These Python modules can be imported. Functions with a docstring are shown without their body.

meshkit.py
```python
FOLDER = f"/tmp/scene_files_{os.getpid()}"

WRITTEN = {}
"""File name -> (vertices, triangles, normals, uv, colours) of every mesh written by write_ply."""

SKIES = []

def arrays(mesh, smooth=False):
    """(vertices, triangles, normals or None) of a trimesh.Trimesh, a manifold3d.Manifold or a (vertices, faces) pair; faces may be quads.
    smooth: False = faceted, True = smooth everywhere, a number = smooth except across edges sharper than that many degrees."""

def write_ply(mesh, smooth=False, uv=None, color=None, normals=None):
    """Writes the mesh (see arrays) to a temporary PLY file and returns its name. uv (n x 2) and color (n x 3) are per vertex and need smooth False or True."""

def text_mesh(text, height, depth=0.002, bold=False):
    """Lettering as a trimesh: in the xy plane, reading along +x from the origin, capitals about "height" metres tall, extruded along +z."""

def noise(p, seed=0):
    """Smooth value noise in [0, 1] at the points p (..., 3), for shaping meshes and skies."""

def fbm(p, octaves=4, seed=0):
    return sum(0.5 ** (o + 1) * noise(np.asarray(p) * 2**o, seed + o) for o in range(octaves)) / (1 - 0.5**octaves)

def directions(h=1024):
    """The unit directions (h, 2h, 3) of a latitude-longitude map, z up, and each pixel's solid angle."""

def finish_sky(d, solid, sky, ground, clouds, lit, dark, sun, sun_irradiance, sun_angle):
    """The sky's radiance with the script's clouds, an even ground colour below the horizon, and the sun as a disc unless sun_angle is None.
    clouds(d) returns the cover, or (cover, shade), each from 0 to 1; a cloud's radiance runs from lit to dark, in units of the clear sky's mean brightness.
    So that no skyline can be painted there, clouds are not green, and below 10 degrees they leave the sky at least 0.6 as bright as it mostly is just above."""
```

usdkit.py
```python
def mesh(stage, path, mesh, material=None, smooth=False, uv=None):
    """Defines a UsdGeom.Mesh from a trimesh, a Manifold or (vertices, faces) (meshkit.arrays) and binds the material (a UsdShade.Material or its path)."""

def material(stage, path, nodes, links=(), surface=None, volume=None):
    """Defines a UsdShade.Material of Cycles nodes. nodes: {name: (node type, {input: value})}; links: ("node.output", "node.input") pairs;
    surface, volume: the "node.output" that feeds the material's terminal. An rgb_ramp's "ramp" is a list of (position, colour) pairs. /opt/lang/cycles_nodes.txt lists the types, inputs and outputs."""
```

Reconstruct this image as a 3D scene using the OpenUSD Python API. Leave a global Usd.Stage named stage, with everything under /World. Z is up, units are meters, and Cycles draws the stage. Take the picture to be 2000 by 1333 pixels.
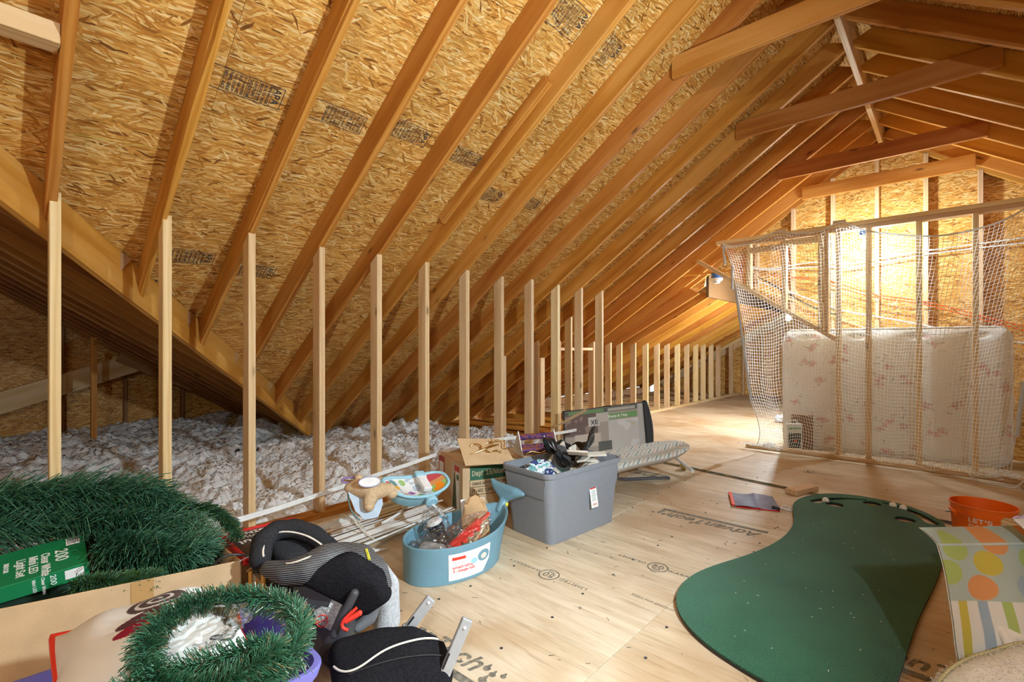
import math, random
import numpy as np, trimesh, usdkit, meshkit
import manifold3d as m3
from shapely.geometry import Polygon, box as sbox, LineString, Point
from shapely import affinity
from pxr import Usd, UsdGeom, UsdLux, UsdShade, Gf, Sdf, Vt

stage = Usd.Stage.CreateInMemory()
UsdGeom.SetStageUpAxis(stage, UsdGeom.Tokens.z)
UsdGeom.SetStageMetersPerUnit(stage, 1.0)
UsdGeom.Xform.Define(stage, '/World')
rng = np.random.default_rng(7)
random.seed(7)
PI = math.pi

# ---------------------------------------------------------------- camera
YAW = math.radians(42.47)
cam = UsdGeom.Camera.Define(stage, '/World/Camera')
cc, ss = math.cos(YAW), math.sin(YAW)
cam.AddTransformOp().Set(Gf.Matrix4d(cc, ss, 0, 0, 0, 0, 1, 0, ss, -cc, 0, 0, 0, 0, 1.06, 1))
cam.CreateHorizontalApertureAttr(36.0)
cam.CreateVerticalApertureAttr(36.0 * 1333 / 2000)
cam.CreateFocalLengthAttr(940 / 2000 * 36.0)
cam.CreateVerticalApertureOffsetAttr(13.5 / 2000 * 36.0)
cam.CreateClippingRangeAttr(Gf.Vec2f(0.05, 200))
cam.CreateExposureAttr(0.15)

# ---------------------------------------------------------------- sky (seen by the eave gaps only) and lamp strengths
dome = UsdLux.DomeLight.Define(stage, '/World/sky')
dome.CreateIntensityAttr(0.5)
dome.CreateColorAttr(Gf.Vec3f(0.85, 0.93, 1.0))
LAMP_UNSEEN_SIDE, LAMP_BACK, LAMP_ANNEX, LAMP_UNSEEN_REAR = 4900.0, 1400.0, 4200.0, 1900.0  # the first and last of these lamps are out of view

# ---------------------------------------------------------------- helpers
_used = {}
def numbered(path):
    n = _used.get(path, 0)
    _used[path] = n + 1
    return path if n == 0 else '%s_%03d' % (path, n)

def ptag(p, label=None, cat=None, group=None, kind=None):
    for k, v in (('label', label), ('category', cat), ('group', group), ('kind', kind)):
        if v:
            p.SetCustomDataByKey(k, v)
    return p

def mat4(x, y, z, t):
    return Gf.Matrix4d(*[float(a) for a in (*x, 0, *y, 0, *z, 0, *t, 1)])

def rz(deg):
    a = math.radians(deg)
    return np.array([[math.cos(a), -math.sin(a), 0], [math.sin(a), math.cos(a), 0], [0, 0, 1.0]])
def rx(deg):
    a = math.radians(deg)
    return np.array([[1.0, 0, 0], [0, math.cos(a), -math.sin(a)], [0, math.sin(a), math.cos(a)]])
def ry(deg):
    a = math.radians(deg)
    return np.array([[math.cos(a), 0, math.sin(a)], [0, 1.0, 0], [-math.sin(a), 0, math.cos(a)]])

def thing(name, label=None, cat=None, loc=(0, 0, 0), R=None, group=None, kind=None):
    x = UsdGeom.Xform.Define(stage, numbered('/World/' + name))
    R = np.eye(3) if R is None else np.asarray(R)
    x.AddTransformOp().Set(mat4(R[:, 0], R[:, 1], R[:, 2], loc))
    ptag(x.GetPrim(), label, cat, group, kind)
    return x.GetPrim()

def part(parent, name, mesh, mat, smooth=False, m=None, label=None, kind=None, uv=None):
    base = str(parent.GetPath()) if parent is not None else '/World'
    g = usdkit.mesh(stage, numbered(base + '/' + name), mesh, mat, smooth=smooth, uv=uv)
    if m is not None:
        g.AddTransformOp().Set(m)
    ptag(g.GetPrim(), label, None, None, kind)
    return g.GetPrim()

def single(name, mesh, mat, label, cat, smooth=False, m=None, group=None, kind=None):
    p = part(None, name, mesh, mat, smooth, m)
    return ptag(p, label, cat, group, kind)

def curves(parent, name, lines, width, mat, kind=None, label=None):
    base = str(parent.GetPath()) if parent is not None else '/World'
    c = UsdGeom.BasisCurves.Define(stage, numbered(base + '/' + name))
    pts = np.vstack([np.asarray(l, float) for l in lines]).astype(np.float32)
    c.CreatePointsAttr(Vt.Vec3fArray.FromNumpy(pts))
    c.CreateCurveVertexCountsAttr(Vt.IntArray([len(l) for l in lines]))
    c.CreateTypeAttr('linear')
    c.CreateWidthsAttr(Vt.FloatArray([float(width)]))
    c.SetWidthsInterpolation('constant')
    UsdShade.MaterialBindingAPI.Apply(c.GetPrim()).Bind(mat)
    ptag(c.GetPrim(), label, None, None, kind)
    return c.GetPrim()

def dup(src, loc, R=None, label=None, group=None):
    was = src.GetCustomData()
    r = thing(src.GetName().rstrip('0123456789_') , label or was.get('label'), was.get('category'), loc, R, group or was.get('group'))
    return r

# --- meshes
def cat(*ms):
    ms = [a for m in ms for a in (m if isinstance(m, (list, tuple)) else [m])]
    return trimesh.util.concatenate(ms)
def tm(mani):
    a = mani.to_mesh()
    return trimesh.Trimesh(a.vert_properties[:, :3], a.tri_verts, process=False)
def cbox(lx, ly, lz, c=0.002, center=(0, 0, 0)):
    """box with chamfered edges"""
    h = np.array([lx, ly, lz]) / 2
    c = min(c, *(h * 0.9))
    P = []
    for sx in (-1, 1):
        for sy in (-1, 1):
            for sz in (-1, 1):
                s = np.array([sx, sy, sz])
                for k in range(3):
                    q = h - c
                    q[k] = h[k]
                    P.append(s * q)
    m = trimesh.convex.convex_hull(np.array(P))
    m.apply_translation(center)
    return m
def rbox(lx, ly, lz, r=0.01, seg=12, center=(0, 0, 0)):
    """box with round edges"""
    s = m3.Manifold.sphere(r, seg)
    P = [s.translate([sx * (lx / 2 - r), sy * (ly / 2 - r), sz * (lz / 2 - r)]) for sx in (-1, 1) for sy in (-1, 1) for sz in (-1, 1)]
    m = tm(m3.Manifold.batch_hull(P))
    m.apply_translation(center)
    return m
def tube(points, r, sides=8, closed=False, caps=True):
    """swept tube; r number or list"""
    p = np.asarray(points, float)
    n = len(p)
    r = np.broadcast_to(r, (n,))
    if closed:
        t = np.roll(p, -1, 0) - np.roll(p, 1, 0)
    else:
        t = np.gradient(p, axis=0)
    t /= np.linalg.norm(t, axis=1, keepdims=True) + 1e-12
    a = np.zeros_like(p)
    ref = np.array([0, 0, 1.0]) if abs(t[0, 2]) < 0.9 else np.array([1.0, 0, 0])
    for i in range(n):
        v = ref - t[i] * (ref @ t[i])
        v /= np.linalg.norm(v) + 1e-12
        a[i] = v
        ref = v
    b = np.cross(t, a)
    ang = np.arange(sides) * 2 * PI / sides
    V = (p[:, None] + r[:, None, None] * (np.cos(ang)[None, :, None] * a[:, None] + np.sin(ang)[None, :, None] * b[:, None])).reshape(-1, 3)
    F = []
    for i in range(n if closed else n - 1):
        for j in range(sides):
            i2, j2 = (i + 1) % n, (j + 1) % sides
            q = (i * sides + j, i * sides + j2, i2 * sides + j2, i2 * sides + j)
            F += [(q[0], q[1], q[2]), (q[0], q[2], q[3])]
    V = list(V)
    if caps and not closed:
        V += [p[0], p[-1]]
        for j in range(sides):
            j2 = (j + 1) % sides
            F += [(n * sides, j2, j), (n * sides + 1, (n - 1) * sides + j, (n - 1) * sides + j2)]
    m = trimesh.Trimesh(np.array(V), np.array(F), process=False)
    return m
def spline(pts, n=40, closed=False):
    from scipy.interpolate import CubicSpline
    p = np.asarray(pts, float)
    if closed:
        p = np.vstack([p, p[:1]])
    d = np.concatenate([[0], np.cumsum(np.linalg.norm(np.diff(p, axis=0), axis=1))])
    s = CubicSpline(d, p, bc_type='periodic' if closed else 'not-a-knot' if len(p) > 3 else 'natural')
    u = np.linspace(0, d[-1], n + 1 if closed else n)
    q = s(u)
    return q[:-1] if closed else q
def grid(fn, nu, nv, u=(0, 1), v=(0, 1), thick=None, wrap=False):
    """parametric surface fn(u,v)->(...,3); thick: give it thickness"""
    U, V = np.meshgrid(np.linspace(*u, nu), np.linspace(*v, nv), indexing='ij')
    P = np.asarray(fn(U, V)).reshape(nu, nv, 3)
    idx = np.arange(nu * nv).reshape(nu, nv)
    a, b, c, d = idx[:-1, :-1], idx[1:, :-1], idx[1:, 1:], idx[:-1, 1:]
    F = np.concatenate([np.stack([a, b, c], -1).reshape(-1, 3), np.stack([a, c, d], -1).reshape(-1, 3)])
    m = trimesh.Trimesh(P.reshape(-1, 3), F, process=False)
    if thick:
        n = np.array(m.vertex_normals)
        N = len(m.vertices)
        V2 = np.vstack([m.vertices, m.vertices - n * thick])
        loop = np.concatenate([idx[0, :], idx[1:, -1], idx[-1, -2::-1], idx[-2:0:-1, 0]])
        S = []
        for i in range(len(loop)):
            p, q = loop[i], loop[(i + 1) % len(loop)]
            S += [(p, q, q + N), (p, q + N, p + N)]
        m = trimesh.Trimesh(V2, np.vstack([F, F[:, ::-1] + N, np.array(S)]), process=False)
        m.fix_normals()
    return m
def extr(poly, h, z=0):
    out = []
    for g in getattr(poly, 'geoms', [poly]):
        if g.area > 1e-9:
            out.append(trimesh.creation.extrude_polygon(g, h, engine='earcut'))
    m = trimesh.util.concatenate(out)
    m.apply_translation([0, 0, z])
    return m
def lathe(profile, seg=48):
    m = trimesh.creation.revolve(np.asarray(profile, float), sections=seg)
    return m
def xf(m, R=None, t=(0, 0, 0), s=None):
    m = m.copy()
    if s is not None:
        m.vertices = m.vertices * np.asarray(s)
    if R is not None:
        m.vertices = m.vertices @ np.asarray(R).T
    m.vertices = m.vertices + np.asarray(t, float)
    return m
def text(s, h, depth=0.0008, bold=False, center=False, squeeze=1.0):
    m = meshkit.text_mesh(s, h, depth, bold)
    m.vertices[:, 0] *= squeeze
    if center:
        m.vertices[:, 0] -= (m.vertices[:, 0].max() + m.vertices[:, 0].min()) / 2
    return m

# ---------------------------------------------------------------- materials
LK = '/World/Looks'
def mk(name, nodes, links, surface='p.BSDF'):
    return usdkit.material(stage, '%s/%s' % (LK, name), nodes, links, surface=surface)
def plain(name, c, rough=0.6, spec=0.4, metal=0.0, noise=0.06, nscale=30, bump=0.0, bscale=200, **kw):
    lo, hi = [max(0, x * (1 - noise)) for x in c], [min(1, x * (1 + noise)) for x in c]
    n = {'t': ('texture_coordinate', {}), 'n': ('noise_texture', {'scale': nscale, 'detail': 3.0}), 'r': ('rgb_ramp', {'ramp': [(0.3, lo), (0.7, hi)]}),
         'p': ('principled_bsdf', {'roughness': rough, 'specular_ior_level': spec, 'metallic': metal, **kw})}
    l = [('t.object', 'n.vector'), ('n.fac', 'r.fac'), ('r.color', 'p.base_color')]
    if bump:
        n['bn'] = ('noise_texture', {'scale': bscale, 'detail': 2.0})
        n['b'] = ('bump', {'strength': bump, 'distance': 0.002})
        l += [('t.object', 'bn.vector'), ('bn.fac', 'b.height'), ('b.normal', 'p.normal')]
    return mk(name, n, l)

def wood(name, light, mid, dark, var=0.25, rough=0.55, knots=True, sat=1.0):
    n = {'t': ('texture_coordinate', {}), 'o': ('object_info', {}),
         'm1': ('math', {'math_type': 'multiply', 'value2': 41.0}), 'm2': ('math', {'math_type': 'multiply', 'value2': 17.3}),
         'cx': ('combine_xyz', {}),
         'mg': ('mapping', {'scale': (0.55, 9.0, 9.0)}), 'ng': ('noise_texture', {'scale': 1.6, 'detail': 4.0, 'roughness': 0.55, 'distortion': 0.4}),
         'mf': ('mapping', {'scale': (3.0, 140.0, 140.0)}), 'nf': ('noise_texture', {'scale': 1.0, 'detail': 2.0}),
         'mw': ('mapping', {'scale': (1.0, 8.0, 8.0)}), 'w': ('wave_texture', {'wave_type': 'bands', 'bands_direction': 'y', 'scale': 1.4, 'distortion': 7.0, 'detail': 2.0, 'detail_scale': 0.6}),
         'mx': ('mix_float', {'fac': 0.3}), 'mx2': ('mix_float', {'fac': 0.22}),
         'r': ('rgb_ramp', {'ramp': [(0.25, dark), (0.45, mid), (0.72, light)]}),
         'mk': ('mapping', {'scale': (2.3, 7.0, 7.0)}), 'k': ('voronoi_texture', {'scale': 1.0, 'randomness': 1.0}),
         'kr': ('rgb_ramp', {'ramp': [(0.0, (0.85, 0.85, 0.85)), (0.05, (0.7, 0.7, 0.7)), (0.10, (0.12, 0.12, 0.12)), (0.16, (0, 0, 0))]}),
         'km': ('mix', {'color2': [x * 0.28 for x in dark]}),
         'vr': ('map_range', {'to_min': 1 - var, 'to_max': 1 + var}), 'hs': ('hsv', {'saturation': sat}),
         'hr': ('map_range', {'to_min': 0.487, 'to_max': 0.512}),
         'p': ('principled_bsdf', {'roughness': rough, 'specular_ior_level': 0.25}), 'b': ('bump', {'strength': 0.25, 'distance': 0.002})}
    l = [('o.random', 'm1.value1'), ('o.random', 'm2.value1'), ('m1.value', 'cx.x'), ('m2.value', 'cx.y'), ('m1.value', 'cx.z')]
    for q in ('mg', 'mf', 'mw', 'mk'):
        l += [('t.object', q + '.vector'), ('cx.vector', q + '.location')]
    l += [('mg.vector', 'ng.vector'), ('mf.vector', 'nf.vector'), ('mw.vector', 'w.vector'), ('mk.vector', 'k.vector'),
          ('ng.fac', 'mx.a'), ('w.fac', 'mx.b'), ('mx.result', 'mx2.a'), ('nf.fac', 'mx2.b'), ('mx2.result', 'r.fac'),
          ('k.distance', 'kr.fac'), ('o.random', 'vr.value'), ('vr.result', 'hs.value'), ('o.random', 'hr.value'), ('hr.result', 'hs.hue')]
    if knots:
        l += [('kr.color', 'km.fac'), ('r.color', 'km.color1'), ('km.color', 'hs.color')]
    else:
        l += [('r.color', 'hs.color')]
    l += [('hs.color', 'p.base_color'), ('mx2.result', 'b.height'), ('b.normal', 'p.normal')]
    return mk(name, n, l)

def osb(name, pal, gain=1.0, dark=0.0):
    """oriented strand board: four crossing layers of long flakes, each flake one colour"""
    n = {'t': ('texture_coordinate', {}), 'o': ('object_info', {}), 'm1': ('math', {'math_type': 'multiply', 'value2': 53.0}), 'cx': ('combine_xyz', {}),
         'add': ('vector_math', {'math_type': 'add'}),
         'dn': ('noise_texture', {'scale': 5.0, 'detail': 3.0}), 'dm': ('vector_math', {'math_type': 'scale', 'scale': 0.07}), 'da': ('vector_math', {'math_type': 'add'}),
         'fine': ('mapping', {'scale': (12, 160, 160)}), 'fn': ('noise_texture', {'scale': 1.0, 'detail': 3.0}),
         'big': ('noise_texture', {'scale': 1.3, 'detail': 2.0}),
         'fr': ('map_range', {'from_min': 0.25, 'from_max': 0.75, 'to_min': 0.66, 'to_max': 1.28}), 'br': ('map_range', {'from_min': 0.3, 'from_max': 0.7, 'to_min': 0.88 * gain, 'to_max': 1.1 * gain}),
         'mm': ('math', {'math_type': 'multiply'}), 'hs': ('hsv', {}),
         'p': ('principled_bsdf', {'roughness': 0.5, 'specular_ior_level': 0.35}), 'b': ('bump', {'strength': 0.5, 'distance': 0.003})}
    l = [('o.random', 'm1.value1'), ('m1.value', 'cx.x'), ('m1.value', 'cx.y'), ('t.object', 'add.vector1'), ('cx.vector', 'add.vector2'),
         ('add.vector', 'dn.vector'), ('dn.color', 'dm.vector1'), ('dm.vector', 'da.vector1'), ('add.vector', 'da.vector2'),
         ('add.vector', 'fine.vector'), ('fine.vector', 'fn.vector'), ('add.vector', 'big.vector')]
    prev = None
    specs = [(4, 13, 120, 0.0), (-16, 15, 110, 0.45), (20, 14, 115, 0.5), (-3, 16, 150, 0.42), (50, 18, 100, 0.91), (-42, 20, 110, 0.92)]
    for i, (ang, sx, sy, thr) in enumerate(specs):
        n['ro%d' % i] = ('vector_rotate', {'rotate_type': 'z_axis', 'angle': math.radians(ang)})
        n['mp%d' % i] = ('mapping', {'scale': (sx, sy, 0.0), 'location': (i * 13.7, i * 7.1, 0)})
        n['vo%d' % i] = ('voronoi_texture', {'dimensions': '2D', 'scale': 1.0})
        n['sp%d' % i] = ('separate_color', {})
        n['ra%d' % i] = ('rgb_ramp', {'ramp': pal, 'interpolate': True})
        l += [('da.vector', 'ro%d.vector' % i), ('ro%d.vector' % i, 'mp%d.vector' % i), ('mp%d.vector' % i, 'vo%d.vector' % i),
              ('vo%d.color' % i, 'sp%d.color' % i), ('sp%d.r' % i, 'ra%d.fac' % i)]
        if prev is None:
            prev, ph = 'ra0.color', 'sp0.b'
        else:
            n['gt%d' % i] = ('math', {'math_type': 'greater_than', 'value2': thr})
            n['mi%d' % i] = ('mix', {})
            n['mh%d' % i] = ('mix_float', {})
            l += [('sp%d.g' % i, 'gt%d.value1' % i), ('gt%d.value' % i, 'mi%d.fac' % i), (prev, 'mi%d.color1' % i), ('ra%d.color' % i, 'mi%d.color2' % i),
                  ('gt%d.value' % i, 'mh%d.fac' % i), (ph, 'mh%d.a' % i), ('sp%d.b' % i, 'mh%d.b' % i)]
            prev, ph = 'mi%d.color' % i, 'mh%d.result' % i
    l += [('fn.fac', 'fr.value'), ('big.fac', 'br.value'), ('fr.result', 'mm.value1'), ('br.result', 'mm.value2'), ('mm.value', 'hs.value'), (prev, 'hs.color'),
          ('hs.color', 'p.base_color'), (ph, 'b.height'), ('b.normal', 'p.normal')]
    return mk(name, n, l)

W_RAFTER = wood('wood_rafter', (0.61, 0.295, 0.07), (0.51, 0.21, 0.032), (0.36, 0.12, 0.014), var=0.2)
W_STUD = wood('wood_stud', (0.78, 0.60, 0.36), (0.72, 0.51, 0.27), (0.60, 0.37, 0.16), var=0.14)
W_VALLEY = wood('wood_valley', (0.64, 0.33, 0.09), (0.56, 0.25, 0.045), (0.42, 0.16, 0.02), var=0.12)
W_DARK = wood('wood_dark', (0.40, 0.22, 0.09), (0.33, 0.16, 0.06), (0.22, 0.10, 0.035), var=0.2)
OSB_PAL = [(0.0, (0.20, 0.07, 0.012)), (0.08, (0.44, 0.18, 0.028)), (0.3, (0.57, 0.26, 0.046)), (0.55, (0.66, 0.345, 0.08)), (0.8, (0.75, 0.465, 0.145)), (1.0, (0.85, 0.62, 0.29))]
OSB = osb('osb_sheathing', OSB_PAL)
OSB_WALL = osb('osb_wall', OSB_PAL, gain=1.05)
INK = plain('stamp_ink', (0.035, 0.04, 0.05), 0.7)
INK_FADED = plain('stamp_ink_faded', (0.20, 0.175, 0.135), 0.8, noise=0.5, nscale=60)

# plywood of the floor: rotary-cut grain along local x, tan stains, specks
def plywood(name):
    n = {'t': ('texture_coordinate', {}), 'o': ('object_info', {}), 'm1': ('math', {'math_type': 'multiply', 'value2': 23.0}), 'cx': ('combine_xyz', {}),
         'mg': ('mapping', {'scale': (1.0, 8.0, 1.0)}), 'ng': ('noise_texture', {'scale': 2.2, 'detail': 6.0, 'roughness': 0.65, 'distortion': 0.9}),
         'r': ('rgb_ramp', {'ramp': [(0.25, (0.46, 0.33, 0.185)), (0.42, (0.60, 0.465, 0.295)), (0.58, (0.685, 0.555, 0.38)), (0.8, (0.76, 0.655, 0.49))]}),
         'st': ('noise_texture', {'scale': 1.1, 'detail': 3.0, 'roughness': 0.6}), 'sr': ('rgb_ramp', {'ramp': [(0.47, (0, 0, 0)), (0.66, (0.85, 0.85, 0.85))]}),
         'sm': ('mix', {'color2': (0.45, 0.27, 0.12)}),
         'mv': ('mapping', {'scale': (3.0, 42.0, 1.0)}), 'nv': ('noise_texture', {'scale': 1.3, 'detail': 3.0, 'distortion': 0.5}), 'vr': ('rgb_ramp', {'ramp': [(0.60, (0, 0, 0)), (0.70, (0.55, 0.55, 0.55)), (0.74, (0, 0, 0))]}),
         'vm': ('mix', {'color2': (0.34, 0.20, 0.09)}),
         'gs': ('noise_texture', {'scale': 0.9, 'detail': 4.0, 'roughness': 0.7}), 'gr': ('rgb_ramp', {'ramp': [(0.56, (0, 0, 0)), (0.75, (0.5, 0.5, 0.5))]}), 'gm': ('mix', {'color2': (0.32, 0.27, 0.20)}),
         'va': ('map_range', {'to_min': 0.88, 'to_max': 1.08}), 'hs': ('hsv', {'saturation': 0.92}),
         'p': ('principled_bsdf', {'roughness': 0.55, 'specular_ior_level': 0.3}), 'b': ('bump', {'strength': 0.2, 'distance': 0.002})}
    l = [('o.random', 'm1.value1'), ('m1.value', 'cx.x'), ('m1.value', 'cx.y')]
    for q in ('mg', 'mv'):
        l += [('t.object', q + '.vector'), ('cx.vector', q + '.location')]
    l += [('mg.vector', 'ng.vector'), ('ng.fac', 'r.fac'), ('mv.vector', 'nv.vector'), ('nv.fac', 'vr.fac'), ('t.object', 'st.vector'), ('st.fac', 'sr.fac'),
          ('mg.vector', 'gs.vector'), ('gs.fac', 'gr.fac'),
          ('r.color', 'sm.color1'), ('sr.color', 'sm.fac'), ('sm.color', 'vm.color1'), ('vr.color', 'vm.fac'), ('vm.color', 'gm.color1'), ('gr.color', 'gm.fac'),
          ('gm.color', 'hs.color'), ('o.random', 'va.value'), ('va.result', 'hs.value'), ('hs.color', 'p.base_color'), ('ng.fac', 'b.height'), ('b.normal', 'p.normal')]
    return mk(name, n, l)
PLY = plywood('plywood_floor')

# ---------------------------------------------------------------- framing helper
def board(parent, name, p0, p1, w, d, up=(0, 0, 1), mat=None, k0=0.0, k1=0.0, ch=0.0025, wane=0.0, label=None):
    """lumber from p0 to p1 (centre line); d is its size along up, w across; k0,k1 skew the end cuts along up"""
    p0, p1 = np.asarray(p0, float), np.asarray(p1, float)
    x = p1 - p0
    L = np.linalg.norm(x)
    x /= L
    u = np.asarray(up, float)
    z = u - x * (u @ x)
    z /= np.linalg.norm(z)
    y = np.cross(z, x)
    m = cbox(L, w, d, ch, (L / 2, 0, 0))
    V = m.vertices.copy()
    f = V[:, 0] / L
    V[:, 0] += V[:, 2] * (k0 * (1 - f) + k1 * f)
    m = trimesh.Trimesh(V, m.faces, process=False)
    if wane:
        m = m.subdivide_to_size(0.12)
        V = m.vertices.copy()
        low = (V[:, 2] < -d / 2 + 0.02)
        nz = meshkit.noise(np.stack([V[:, 0] * 3.1, V[:, 1] * 20 + p0[1] * 9, V[:, 2] * 0], -1))
        V[low, 1] *= 1 - wane * nz[low]
        m = trimesh.Trimesh(V, m.faces, process=False)
    return part(parent, name, m, mat, m=mat4(x, y, z, p0), label=label)

# ================================================================ THE SETTING
SL = 2.0 / 3
CP, SP = 1 / math.sqrt(1 + SL * SL), SL / math.sqrt(1 + SL * SL)
ZB0 = 1.70                                     # underside of the rafters above x = XL
XL, XR, XF = -2.89, -0.55, -3.584              # kneewall, ridge, far kneewall
def zb(x):
    return ZB0 + SL * (x - XL)
ZRB = zb(XR)                                   # underside of rafters at the ridge
YI = lambda i: 2.243 + 0.4064 * (i - 5) - 0.019   # centre of rafter i
YG = 6.545                                     # gable wall
Y0 = -2.55                                     # wall behind the camera

# ---- floor
floor = thing('floor', kind='structure')
ys = [Y0, 0.77, 1.99, 3.10, 4.235, 5.46, 6.68, 7.9, 9.12, 10.34, 11.66]
starts = [-2.2, -0.864, -1.57, -0.35, -2.05, -0.8, -1.9, -1.2, -2.3, -1.0]
for r in range(len(ys) - 1):
    y0, y1 = ys[r] + 0.0016, ys[r + 1] - 0.0016
    xl, xr = (XL - 0.089 if y0 < 4.6 else XF - 0.1), (1.8 if y0 < 6.6 else 0.4)
    if r >= 3:
        xl = XF - 0.1
    cuts = [xl] + [x for x in np.arange(starts[r] - 2.44 * 2, xr, 2.44) if xl + 0.1 < x < xr - 0.1] + [xr]
    for a, b in zip(cuts[:-1], cuts[1:]):
        lx, ly = b - a - 0.0025, y1 - y0
        dz = -0.0012 * rng.random()
        part(floor, 'plywood_sheet', cbox(lx, ly, 0.018, 0.0012, (0, 0, -0.009 + dz)), PLY, m=mat4((1, 0, 0), (0, 1, 0), (0, 0, 1), ((a + b) / 2, (y0 + y1) / 2, 0)))
part(floor, 'subfloor', cbox(5.6, 14.5, 0.03, 0.001, (-0.95, 4.6, -0.06)), W_DARK)

def floor_print(meshes, x, y, deg, mat=INK_FADED, name='floor_stamp', z=0.0003):
    part(floor, name, xf(cat(*meshes), rz(deg), (x, y, z)), mat)
def ring(r0, r1, h=0.0006):
    return extr(Point(0, 0).buffer(r1, 24).difference(Point(0, 0).buffer(r0, 24)), h)
def year_stamp():
    def t(s, h, x, y, b=True, q=1.0):
        return xf(text(s, h, 0.0006, b, True, q), None, (x, y, 0))
    return [ring(0.044, 0.050), t('50', 0.034, 0, -0.012), t('YEAR', 0.012, 0, -0.031), t('LIMITED', 0.017, -0.135, -0.008, False, 1.5), t('WARRANTY', 0.017, 0.15, -0.008, False, 1.5)]
floor_print(year_stamp(), -1.05, 2.19, 0)
floor_print(year_stamp(), -1.39, 1.775, 180)
floor_print(year_stamp(), -0.9, 4.75, 0)
def drops():
    out = []
    for dx, dy, s in ((0, 0, 1.0), (0.035, -0.012, 0.9), (0.068, 0.004, 0.75), (0.028, -0.05, 1.1)):
        a = np.linspace(0, 2 * PI, 20)[:-1]
        r = 0.014 * s
        p = [(dx + r * math.sin(t) * (1 if math.cos(t) < 0.3 else 0.6), dy + (r * math.cos(t) if math.cos(t) < 0.6 else r * (2.6 * math.cos(t) - 0.9))) for t in a]
        out.append(extr(Polygon(p).buffer(0), 0.0006))
    return out
def brand_stamp(h=0.072):
    w = text('AdvanTech', h, 0.0006, True)
    w.vertices[:, 0] += w.vertices[:, 1] * 0.3
    L = w.vertices[:, 0].max()
    bar = extr(sbox(-0.02, -0.06, L + 0.06, -0.03), 0.0006)
    return [w, bar] + [xf(d, None, (L + 0.02, 0.045, 0)) for d in drops()], L
b, L_ = brand_stamp()
floor_print(b, -0.80, 2.98, 181.5)
floor_print(b, -1.17 - L_ * 0.97, 1.055, 2, INK_FADED)
floor_print(b, -0.36, 2.08, 0, INK_FADED)
floor_print(b, -1.75, 3.75, 178, INK_FADED)
floor_print([text('SIZED FOR SPACING', 0.014, 0.0005, False), xf(text('STRENGTH AXIS', 0.014, 0.0005), None, (0.3, 0.01, 0))], -1.02, 1.87, -2)
# nail heads and wood splinters on the sheets
nails, bits = [], []
for r in range(len(ys) - 1):
    for x in np.arange(-2.8, 1.2, 0.4064):
        for y in np.linspace(ys[r] + 0.02, ys[r + 1] - 0.02, 6):
            if y < 4.6 and rng.random() < 0.75:
                nails.append(xf(trimesh.creation.cylinder(0.006, 0.0012, sections=8), None, (x + rng.normal(0, 0.012), y + rng.normal(0, 0.03), 0.0006), ))
part(floor, 'nail_head', cat(nails), INK, kind='stuff')
for k in range(170):
    x, y = rng.uniform(-2.0, 0.0), rng.uniform(0.9, 3.4)
    l, w = rng.uniform(0.008, 0.03), rng.uniform(0.001, 0.003)
    bits.append(xf(cbox(l, w, 0.0012, 0.0003), rz(rng.uniform(0, 360)), (x, y, 0.001)))
part(floor, 'splinter', cat(bits), INK_FADED, kind='stuff')

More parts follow.
